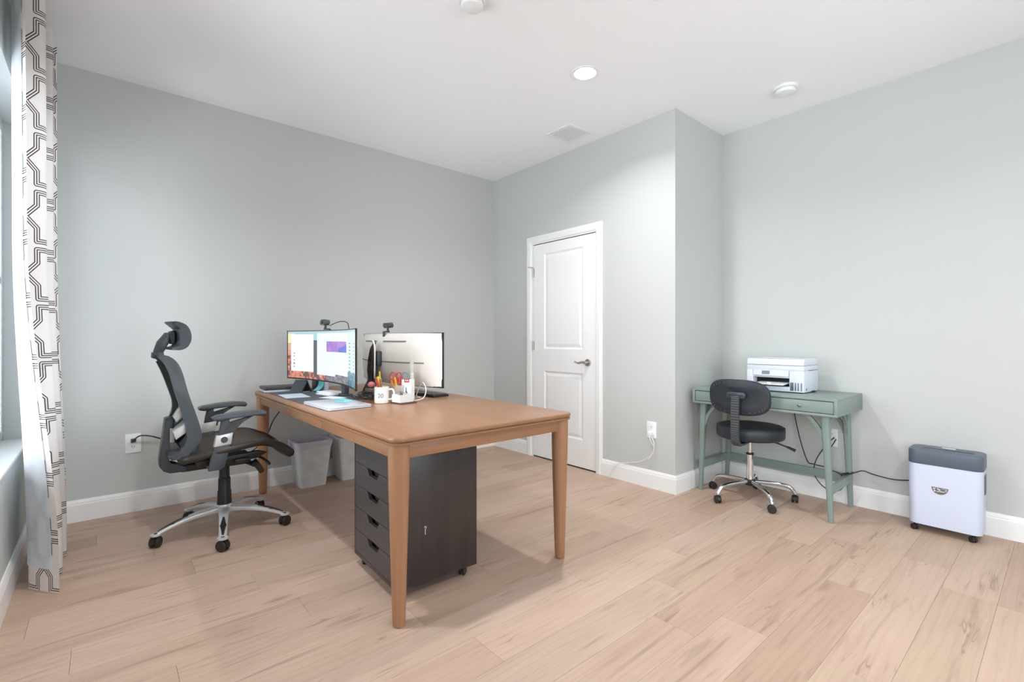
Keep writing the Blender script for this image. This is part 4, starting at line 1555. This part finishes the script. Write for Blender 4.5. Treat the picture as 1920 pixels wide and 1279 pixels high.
# slots in the white back of the second monitor
for zs, hl in ((1.129, 0.31), (0.990, 0.47)):
    for sgn in (-1, 1):
        rg = []
        for i in range(15):
            y = sgn * (0.055 + (hl - 0.055) * i / 14)
            q = 1 - (y / MC) ** 2
            kk_ = 1.0 if zs < 1.09 else 0.86
            x = mx_(y) - (0.010 + 0.045 * (q ** 0.8)) * kk_
            rg.append([(x - 0.0025, y, zs - 0.004), (x + 0.006, y, zs - 0.004), (x + 0.006, y, zs + 0.004), (x - 0.0025, y, zs + 0.004)])
        MB().ring_stack(rg).build('vent_slot', 'ink_grey', mon2, smooth=40)
# white cable loop behind the second monitor
MB().tube(smooth_path([(-0.075, 0.035, 1.10), (-0.100, 0.0, 1.135), (-0.105, -0.045, 1.10), (-0.108, -0.055, 1.0), (-0.105, -0.045, 0.90), (-0.085, 0.0, 0.86)], 6), 0.006, 10).build('cable_guide', 'monitor_white', mon2)


def webcam(loc, rz, label, flip=1):
    t = thing('webcam', label, 'webcam', loc, rz, 'webcams on the monitors')
    MB().prism(rrect(0, 0, 0.092, 0.036, 0.012), -0.018, 0.018, 'x', 0.005).build('camera_body', 'charcoal_plastic', t, (0.0, 0, 0.052), (0, math.radians(-8), 0))
    MB().cyl((0.014, 0, 0.054), (0.0205, 0, 0.056), 0.012, None, 18).build('lens', 'screen_black', t)
    MB().tube([(0, 0, 0.040), (-0.004, 0, 0.026), (-0.002, 0, 0.012)], [0.008, 0.007, 0.009], 10).build('neck', 'charcoal_plastic', t)
    m_ = MB().box((-0.032, -0.016, 0.002), (0.006, 0.016, 0.012), 0.003).box((-0.036, -0.016, -0.035), (-0.029, 0.016, 0.008), 0.003)
    m_.build('clip', 'charcoal_plastic', t)
    return t


webcam((1.148, 3.31, MZ1 + 0.002), PI, 'dark webcam clipped on top of the lit monitor')
webcam((1.520, 3.12, 1.188), 0.0, 'dark webcam on top of the white-backed monitor')
cord('webcam_cable', [(1.176, 3.30, 1.235), (1.22, 3.24, 1.262), (1.245, 3.17, 1.255), (1.24, 3.12, 1.205), (1.235, 3.10, 1.12)], 0.0028, 'cord_black', 'thin dark webcam cable looping over the lit monitor')

# ------------------------------------------------------------------ things on the wooden desk
Zd = TZ + 0.0005
mt = MB().prism(rrect(0, 0, 0.40, 0.86, 0.03), 0.0, 0.003, 'z', 0.001).build('desk_mat', 'mat_grey', None, (1.088, 3.375, Zd))
tag(mt, 'dark grey desk mat with rounded corners under the lit monitor', 'desk mat')
Zm = Zd + 0.0033

lp = thing('silver_laptop', 'closed silver laptop at the front edge of the wooden desk', 'laptop', (1.022, 2.752, Zd), math.radians(2.0))
MB().prism(rrect(0, 0, 0.245, 0.385, 0.012), 0.002, 0.010, 'z', 0.0015).build('laptop_base', 'laptop_silver', lp)
MB().prism(rrect(0, 0, 0.245, 0.385, 0.012), 0.0108, 0.0165, 'z', 0.0015).build('laptop_lid', 'laptop_silver', lp)
MB().box((-0.11, -0.17, 0.0), (0.11, 0.17, 0.002)).build('rubber_feet', 'ink_black', lp, smooth=0)
tag(MB().box((-0.038, -0.045, 0), (0.038, 0.045, 0.0006)).build('teal_sheet', 'matte_teal', None, (1.085, 2.80, Zd + 0.0168), (0, 0, 0.5)), 'thin teal sheet lying on the silver laptop, nearer the mug', 'sticky note', 'teal sheets on the laptop')  # two thin teal rectangles laid on the laptop lid
tag(MB().box((-0.03, -0.05, 0), (0.03, 0.05, 0.0006)).build('teal_sheet', 'matte_teal', None, (1.095, 2.888, Zd + 0.0168), (0, 0, -0.25)), 'thin teal sheet at the back edge of the silver laptop', 'sticky note', 'teal sheets on the laptop')

bl = thing('black_laptop', 'closed black laptop on the far end of the wooden desk', 'laptop', (1.02, 3.80, Zm), math.radians(-3))
MB().prism(rrect(0, 0, 0.30, 0.21, 0.014), 0.0, 0.014, 'z', 0.003).build('laptop_base', 'laptop_silver', bl)
MB().prism(rrect(0, 0, 0.30, 0.21, 0.014), 0.015, 0.034, 'z', 0.004).build('laptop_lid', 'laptop_black', bl)

tag(MB().box((-0.075, -0.125, 0), (0.075, 0.125, 0.0012)).build('paper_sheet', 'paper_blue', None, (0.968, 3.38, Zm), (0, 0, math.radians(-4))), 'pale blue printed sheet on the grey desk mat', 'paper')

ws = thing('tablet_stand', 'dark wedge-shaped folding tablet stand on the desk mat', 'stand', (1.075, 3.600, Zm), math.radians(35))
MB().prism([(-0.060, 0.0), (-0.046, 0.0), (0.018, 0.080), (0.010, 0.086)], -0.05, 0.05, 'y', 0.0015).build('front_plate', 'chair_grey', ws)
MB().prism([(0.012, 0.084), (0.004, 0.080), (0.046, 0.0), (0.060, 0.0)], -0.05, 0.05, 'y', 0.0015).build('back_plate', 'black_plastic', ws)
MB().box((-0.048, -0.045, 0.0), (0.048, 0.045, 0.003)).build('foot_plate', 'silver_plastic', ws, smooth=0)

nb = thing('note_holder', 'teal curled note in a pale holder under the lit monitor', 'note holder', (1.215, 3.590, Zm), math.radians(20))
MB().box((0.010, -0.035, 0.0), (0.045, 0.035, 0.085), 0.006).build('holder_block', 'printer_white', nb)
MB().grid(lambda u, v_: (0.006 - 0.05 * (1 - u) ** 3, -0.030 + 0.060 * v_, 0.004 + 0.074 * u), 10, 2, lambda u, v_: (-0.001, 0, 0)).build('curled_note', 'matte_teal', nb)

db = thing('small_speaker', 'small black box speaker behind the wedge stand', 'speaker', (1.262, 3.770, Zd))
MB().box((-0.035, -0.06, 0.0), (0.035, 0.06, 0.085), 0.006).build('cabinet', 'black_plastic', db)
MB().box((-0.0375, -0.052, 0.008), (-0.033, 0.052, 0.077), 0.002).build('grille', 'charcoal_plastic', db)

for k, (dx, dy, rz, w_, l_) in enumerate(((0, 0, 0.15, 0.12, 0.17), (0.006, -0.005, 0.05, 0.12, 0.165), (0.004, 0.006, 0.25, 0.11, 0.16))):
    tag(MB().box((-w_ / 2, -l_ / 2, 0), (w_ / 2, l_ / 2, 0.0065), 0.001).build('notepad', 'paper', None, (1.185 + dx, 3.315 + dy, Zm + 0.0068 * k), (0, 0, rz)),
        ('bottom pad of the white notepad stack', 'middle pad of the white notepad stack', 'top pad of the white notepad stack')[k] + ' under the lit monitor', 'notepad', 'white notepads under the lit monitor')
tag(MB().box((-0.05, -0.075, 0), (0.05, 0.075, 0.001)).build('paper_sheet', 'paper', None, (1.130, 3.110, Zm + 0.0003), (0, 0, 0.4)), 'loose white note sheet between blue sheet and silver laptop', 'paper')
ps = thing('black_pen', 'black pen lying by the notepads under the lit monitor', 'pen', (1.235, 3.045, Zd + 0.0052), 1.35 + PI / 2)
MB().lathe([(0.001, -0.075), (0.0035, -0.062), (0.005, -0.058), (0.005, 0.06), (0.004, 0.075), (0.001, 0.076)], 12).build('barrel', 'ink_black', ps, (0, 0, 0), (PI / 2, 0, 0))
MB().box((-0.0015, 0.03, 0.004), (0.0015, 0.072, 0.0075)).build('clip', 'chrome', ps)

# mug with pens
mg = thing('pencil_mug', 'white printed mug full of pens on the wooden desk', 'mug', (1.268, 2.690, Zd))
MR_, MH = 0.043, 0.098
MB().lathe([(0.0, 0.0), (MR_ - 0.004, 0.0), (MR_, 0.004), (MR_, MH - 0.002), (MR_ - 0.002, MH), (MR_ - 0.004, MH - 0.002), (MR_ - 0.004, 0.006), (0.0, 0.006)], 40, cap=False).build('cup', 'ceramic', mg, smooth=40)
hd = Vector((0.76, -0.65, 0))
MB().tube(smooth_path([hd * (MR_ - 0.002) + Vector((0, 0, 0.080)), hd * (MR_ + 0.022) + Vector((0, 0, 0.082)), hd * (MR_ + 0.032) + Vector((0, 0, 0.055)), hd * (MR_ + 0.020) + Vector((0, 0, 0.026)), hd * (MR_ - 0.002) + Vector((0, 0, 0.022))], 6), 0.006, 10).build('handle', 'ceramic', mg, smooth=60)
# printed square badge and figures wrapped on the mug
def wrap_text(body, size, radius, ang, z, parent, material, name):
    cu = bpy.data.curves.new(name, 'FONT')
    cu.body = body
    cu.size = size
    cu.align_x = 'CENTER'
    o = bpy.data.objects.new(name, cu)
    COL.objects.link(o)
    dg = bpy.context.evaluated_depsgraph_get()
    me = bpy.data.meshes.new_from_object(o.evaluated_get(dg))
    bpy.data.objects.remove(o)
    for v_ in me.vertices:
        a_ = ang + v_.co.x / radius
        v_.co = (radius * math.cos(a_), radius * math.sin(a_), z + v_.co.y)
    me.materials.clear()
    me.materials.append(MATS[material])
    return link(name, me, parent)


wrap_text('20', 0.036, MR_ + 0.0014, math.radians(236), 0.036, mg, 'ink_grey', 'print')
MB().grid(lambda u, v_: ((MR_ + 0.0004) * math.cos(math.radians(270 - 76 * u)), (MR_ + 0.0004) * math.sin(math.radians(270 - 76 * u)), 0.020 + 0.060 * v_), 10, 1).build('print_ground', 'sheer_lining', mg)


def pen(x, y, lean, ang, L, r, material, cap_mat, label, kind='pen', z0=0.008):
    t = thing(kind, label, 'pen', (x, y, Zd + z0), 0, 'pens in the mug and the cup')
    t.rotation_euler = (lean * math.cos(ang), lean * math.sin(ang), 0)
    MB().lathe([(r * 0.3, 0), (r, 0.012), (r, L * 0.72), (r * 0.98, L * 0.72)], 12).build('barrel', material, t)
    MB().lathe([(r * 1.05, L * 0.72), (r * 1.05, L * 0.97), (r * 0.7, L), (0.0006, L)], 12).build('cap', cap_mat, t)


pen(1.250, 2.715, 0.10, 2.2, 0.150, 0.0075, 'marker_yellow', 'marker_yellow', 'yellow-green highlighter at the back of the mug', 'highlighter')
pen(1.262, 2.700, 0.05, 1.0, 0.140, 0.006, 'marker_blue', 'marker_blue', 'dark blue pen in the mug')
pen(1.270, 2.690, 0.08, 4.6, 0.182, 0.004, 'pencil_yellow', 'pencil_yellow', 'tall yellow pencil in the mug', 'pencil')
pen(1.268, 2.680, 0.30, 4.9, 0.155, 0.0065, 'marker_red', 'marker_red', 'red marker leaning out of the mug', 'marker')
pen(1.280, 2.685, 0.34, 4.4, 0.140, 0.005, 'paper', 'paper', 'white pen leaning in the mug')
pen(1.276, 2.700, 0.16, 5.4, 0.138, 0.006, 'pen_brown', 'pen_brown', 'brown crayon in the mug', 'crayon')

# glass cup with scissors and markers
gc = thing('pencil_cup', 'clear cup with scissors and markers behind the white dock', 'cup', (1.385, 2.695, Zd))
MB().lathe([(0.0, 0.0), (0.034, 0.0), (0.038, 0.10), (0.036, 0.10), (0.032, 0.004), (0.0, 0.004)], 32, cap=False).build('cup', 'clear_plastic', gc, smooth=40)


def scissors(x, y, rz, lean, material, label):
    t = thing('scissors', label, 'scissors', (x, y, Zd + 0.006), rz, 'scissors in the clear cup')
    t.rotation_euler = (lean, 0, rz)
    for s in (-1, 1):
        MB().prism([(-0.006 * s, 0.0), (0.002 * s, 0.0), (0.010 * s, 0.115), (-0.002 * s, 0.118)], -0.001 + 0.0012 * s, 0.001 + 0.0012 * s, 'y').build('blade', 'chrome', t)
        c_ = Vector((0.020 * s, 0, 0.150))
        MB().tube([c_ + Vector((0.017 * math.cos(2 * PI * k / 20), 0, 0.024 * math.sin(2 * PI * k / 20))) for k in range(21)], 0.0048, 8, cap=False).build('grip', material, t)
        MB().tube([(0.006 * s, 0, 0.112), (0.012 * s, 0, 0.128)], 0.005, 8).build('shank', material, t)


scissors(1.372, 2.705, -0.75, 0.04, 'scissor_red', 'red-handled scissors standing in the clear cup')
scissors(1.402, 2.690, -0.55, -0.04, 'scissor_teal', 'grey-teal handled scissors standing in the clear cup')
pen(1.366, 2.690, 0.30, 3.6, 0.150, 0.0075, 'marker_orange', 'marker_orange', 'orange marker leaning towards the mug in the clear cup', 'marker')
pen(1.380, 2.680, 0.20, 4.4, 0.145, 0.0065, 'pencil_yellow', 'marker_orange', 'orange-capped yellow marker in the clear cup', 'marker')
pen(1.395, 2.685, 0.12, 4.9, 0.145, 0.006, 'marker_red', 'marker_red', 'red marker in the clear cup', 'marker')
pen(1.388, 2.675, 0.10, 1.5, 0.148, 0.005, 'paper', 'marker_blue', 'white pen with a dark blue cap in the clear cup')

# white dock, boxes and bottle on a dark tray
tr_ = tag(MB().prism(rrect(0, 0, 0.115, 0.115, 0.006), 0, 0.008, 'z', 0.002).build('coaster_tray', 'tray_dark', None, (1.372, 2.610, Zd), (0, 0, math.radians(8))), 'dark square tray under the white boxes', 'tray')
Zt = Zd + 0.0085
dk = thing('white_box', 'low open white box on the dark tray', 'box', (1.362, 2.605, Zt), math.radians(8))
m = MB()
for lo, hi in (((-0.048, -0.040, 0), (0.048, 0.040, 0.004)), ((-0.048, -0.040, 0.004), (-0.045, 0.040, 0.045)), ((0.045, -0.040, 0.004), (0.048, 0.040, 0.045)), ((-0.045, -0.040, 0.004), (0.045, -0.037, 0.045)), ((-0.045, 0.037, 0.004), (0.045, 0.040, 0.045))):
    m.box(lo, hi)
m.build('box_walls', 'plastic_white', dk, smooth=0)
for k, (x, y) in enumerate(((-0.02, 0.0), (0.012, 0.014), (0.01, -0.016))):
    t_ = tag(MB().tube(smooth_path([(0, 0, 0.004), (0.006, 0.004, 0.03), (0.014, 0.002, 0.052), (0.022, -0.004, 0.058)], 4), [0.007] * 9 + [0.006, 0.005, 0.004, 0.002], 8).build('binder_clip', ('steel_dark', 'plant_green', 'silver_plastic')[k], None, (1.362 + x, 2.605 + y, Zt), (0, 0, k * 2.0)),
             ('dark clip in the low white box', 'green clip in the low white box', 'silver clip in the low white box')[k], 'clip', 'clips in the white box')
ub = thing('card_box', 'upright white carton with a black emblem and red tag', 'box', (1.425, 2.655, Zd), math.radians(28))
MB().box((-0.020, -0.034, 0), (0.020, 0.034, 0.135), 0.002).build('carton', 'plastic_white', ub)
em = [(0.0, 0.035), (0.010, 0.038), (0.013, 0.046), (0.008, 0.056), (0.003, 0.064), (0.003, 0.086), (-0.001, 0.090), (-0.003, 0.064), (-0.010, 0.054), (-0.012, 0.044), (-0.008, 0.037)]
MB().prism(em, -0.0206, -0.0200, 'x').build('emblem', 'ink_black', ub, smooth=0)
rt = MB().box((-0.0208, -0.022, 0.118), (-0.0200, 0.014, 0.140), 0.0003).build('red_tag', 'red_print', ub, smooth=0)
MB().box((-0.0212, -0.014, 0.126), (-0.0206, -0.006, 0.134)).box((-0.0212, -0.002, 0.126), (-0.0206, 0.006, 0.134)).build('tag_marks', 'paper', rt, smooth=0)
wb = thing('spray_wand', 'slim pale bottle with a clear cap behind the white carton', 'bottle', (1.470, 2.690, Zd), 0)
MB().lathe([(0.0, 0.0), (0.017, 0.0), (0.017, 0.15), (0.014, 0.165), (0.011, 0.175), (0.0, 0.175)], 24, cap=False).build('bottle_body', 'clear_grey', wb, smooth=40)
MB().lathe([(0.012, 0.172), (0.012, 0.245), (0.010, 0.250), (0.0, 0.251)], 20, cap=False).build('clear_cap', 'clear_plastic', wb, smooth=40)

# cable tangle and loops near the second monitor
rnd = random.Random(21)
for k in range(5):
    cx_, cy_ = 1.285 + rnd.uniform(-0.02, 0.03), 2.88 + rnd.uniform(-0.05, 0.05)
    pts = []
    for i in range(14):
        a_ = i * 1.05 + k
        rr = 0.035 + 0.035 * rnd.random()
        pts.append((cx_ + rr * 0.8 * math.cos(a_), cy_ + rr * 1.3 * math.sin(a_), Zd + 0.006 + 0.006 * (k % 3) + 0.035 * rnd.random()))
    cord('tangled_cable', pts, 0.0040, 'cord_brown' if k % 2 else 'cord_black', 'coiled dark cable in the tangle between the two monitors', group='tangled cables between the monitors', n=5)
for k in range(6):
    q_ = k - 2.5
    cord('hanging_cable', [(1.428, 3.135 + q_ * 0.003, 1.118), (1.408, 3.135 + q_ * 0.009, 1.075), (1.392 + 0.008 * (k % 2), 3.135 + q_ * 0.014, 1.00), (1.390, 3.13 + q_ * 0.013, 0.93), (1.385, 3.125 + q_ * 0.008, 0.865), (1.362 - 0.006 * k, 3.09 + q_ * 0.006, 0.795), (1.31, 2.99 + q_ * 0.012, Zd + 0.006)],
         0.0058, 'cord_black', 'black cable hanging down behind the white-backed monitor', group='cables behind the white-backed monitor')
tag(MB().lathe([(0.002, 0), (0.022, 0.008), (0.026, 0.022), (0.016, 0.036), (0.002, 0.04)], 18).build('pink_ball', 'pink_fabric', None, (1.352, 3.02, 0.822)), 'small pink cloth pouch by the hanging cables', 'pouch')
tag(MB().box((-0.03, -0.045, 0), (0.03, 0.045, 0.056), 0.01).build('cable_box', 'cord_brown', None, (1.352, 3.02, Zd + 0.003)), 'dark brown box under the pink pouch by the cables', 'box')
cord('white_cable', [(1.45, 2.62, Zd + 0.005), (1.50, 2.60, Zd + 0.02), (1.53, 2.62, 0.83), (1.53, 2.66, 0.87), (1.525, 2.70, 0.83), (1.52, 2.72, Zd + 0.02), (1.56, 2.74, Zd + 0.006)], 0.0035, 'cord_white', 'white cable arching up beside the white carton')
kb = thing('dark_keyboard', 'dark keyboard under the white-backed monitor', 'keyboard', (1.685, 2.93, Zd), math.radians(6))
MB().prism(rrect(0, 0, 0.13, 0.42, 0.008), 0.0, 0.012, 'z', 0.002).build('keyboard_case', 'black_plastic', kb)
ky = MB()
for r_ in range(5):
    for c_ in range(15):
        ky.box((-0.056 + r_ * 0.0225, -0.198 + c_ * 0.0265, 0.012), (-0.036 + r_ * 0.0225, -0.175 + c_ * 0.0265, 0.017))
ky.build('keys', 'charcoal_plastic', kb, smooth=0)['kind'] = 'stuff'

# ------------------------------------------------------------------ cords on walls and floor
cord('chair_side_cord', [(0.149, YF - 0.030, 0.475), (0.149, YF - 0.045, 0.478), (0.19, YF - 0.05, 0.505), (0.28, YF - 0.03, 0.475), (0.42, YF - 0.02, 0.39), (0.60, YF - 0.02, 0.30), (0.78, YF - 0.02, 0.27), (0.93, YF - 0.03, 0.36), (1.00, YF - 0.04, 0.52), (1.10, YF - 0.05, 0.66), (1.14, YF - 0.06, 0.75)], 0.0042, 'cord_black', 'black power cord from the outlet behind the mesh chair to the desk')
pg = tag(MB().box((-0.014, -0.036, -0.012), (0.014, 0.0, 0.012), 0.004).build('dark_plug', 'chair_grey', None, (0.149, YF - 0.009, 0.474)), 'grey plug in the outlet behind the mesh chair', 'plug')
tag(MB().box((-0.036, -0.016, -0.014), (0.0, 0.016, 0.014), 0.004).build('white_plug', 'plastic_white', None, (XB - 0.009, 2.095, 0.424)), 'white plug in the outlet beside the door', 'plug')
cord('white_wall_cord', [(XB - 0.04, 2.095, 0.424), (XB - 0.05, 2.080, 0.38), (XB - 0.03, 2.060, 0.31), (XB - 0.03, 2.10, 0.245), (XB - 0.02, 2.20, 0.185), (XB - 0.012, 2.32, 0.150), (XB - 0.02, 2.40, 0.128), (XB - 0.022, 2.46, 0.06), (XB - 0.025, 2.50, 0.006)], 0.0032, 'cord_white', 'thin white cord trailing from the outlet beside the door')
cord('white_short_cord', [(XB - 0.03, 2.09, 0.41), (XB - 0.04, 2.055, 0.36), (XB - 0.03, 2.065, 0.29), (XB - 0.02, 2.09, 0.255), (XB - 0.02, 2.12, 0.215)], 0.0035, 'cord_white', 'short white adapter cord curling below the outlet beside the door')
cord('hanging_power_cord', [(3.845, 1.20, GZ1 + 0.02), (3.925, 1.30, GZ1 + 0.005), (3.928, 1.36, 0.70), (3.92, 1.32, 0.45), (3.91, 1.26, 0.26), (3.905, 1.22, 0.24), (3.90, 1.14, 0.235)], 0.0034, 'cord_black', 'black cord hanging behind the stool from the printer')
cord('looped_cord', [(3.92, 1.09, 0.45), (3.90, 1.13, 0.40), (3.875, 1.19, 0.28), (3.87, 1.20, 0.18), (3.88, 1.15, 0.10), (3.885, 1.08, 0.08), (3.89, 1.03, 0.12), (3.885, 1.02, 0.22)], 0.0034, 'cord_black', 'black cord looping behind the front leg of the green desk')
cord('bundled_cord', [(3.92, 1.08, 0.44), (3.885, 1.12, 0.33), (3.875, 1.11, 0.24), (3.79, 1.03, 0.236), (3.73, 0.99, 0.240), (3.80, 0.955, 0.245), (3.87, 0.97, 0.238), (3.80, 1.01, 0.232), (3.74, 1.0, 0.230)], 0.0034, 'cord_black', 'black cord bundled on the side rail of the green desk')
cord('shredder_cord', [(3.80, 1.00, 0.231), (3.86, 0.965, 0.236), (3.905, 0.92, 0.252), (3.905, 0.86, 0.240), (3.90, 0.76, 0.232), (3.89, 0.68, 0.245), (3.86, 0.62, 0.27)], 0.0036, 'cord_black', 'black cord running along the wall to the shredder')
cord('thin_grey_cord', [(3.90, 1.10, 0.24), (3.895, 1.12, 0.14), (3.90, 1.13, 0.06), (3.90, 1.09, 0.03), (3.895, 1.02, 0.006), (3.885, 0.955, 0.02), (3.90, 0.93, 0.09)], 0.0025, 'cord_white', 'thin pale cord near the floor under the green desk')
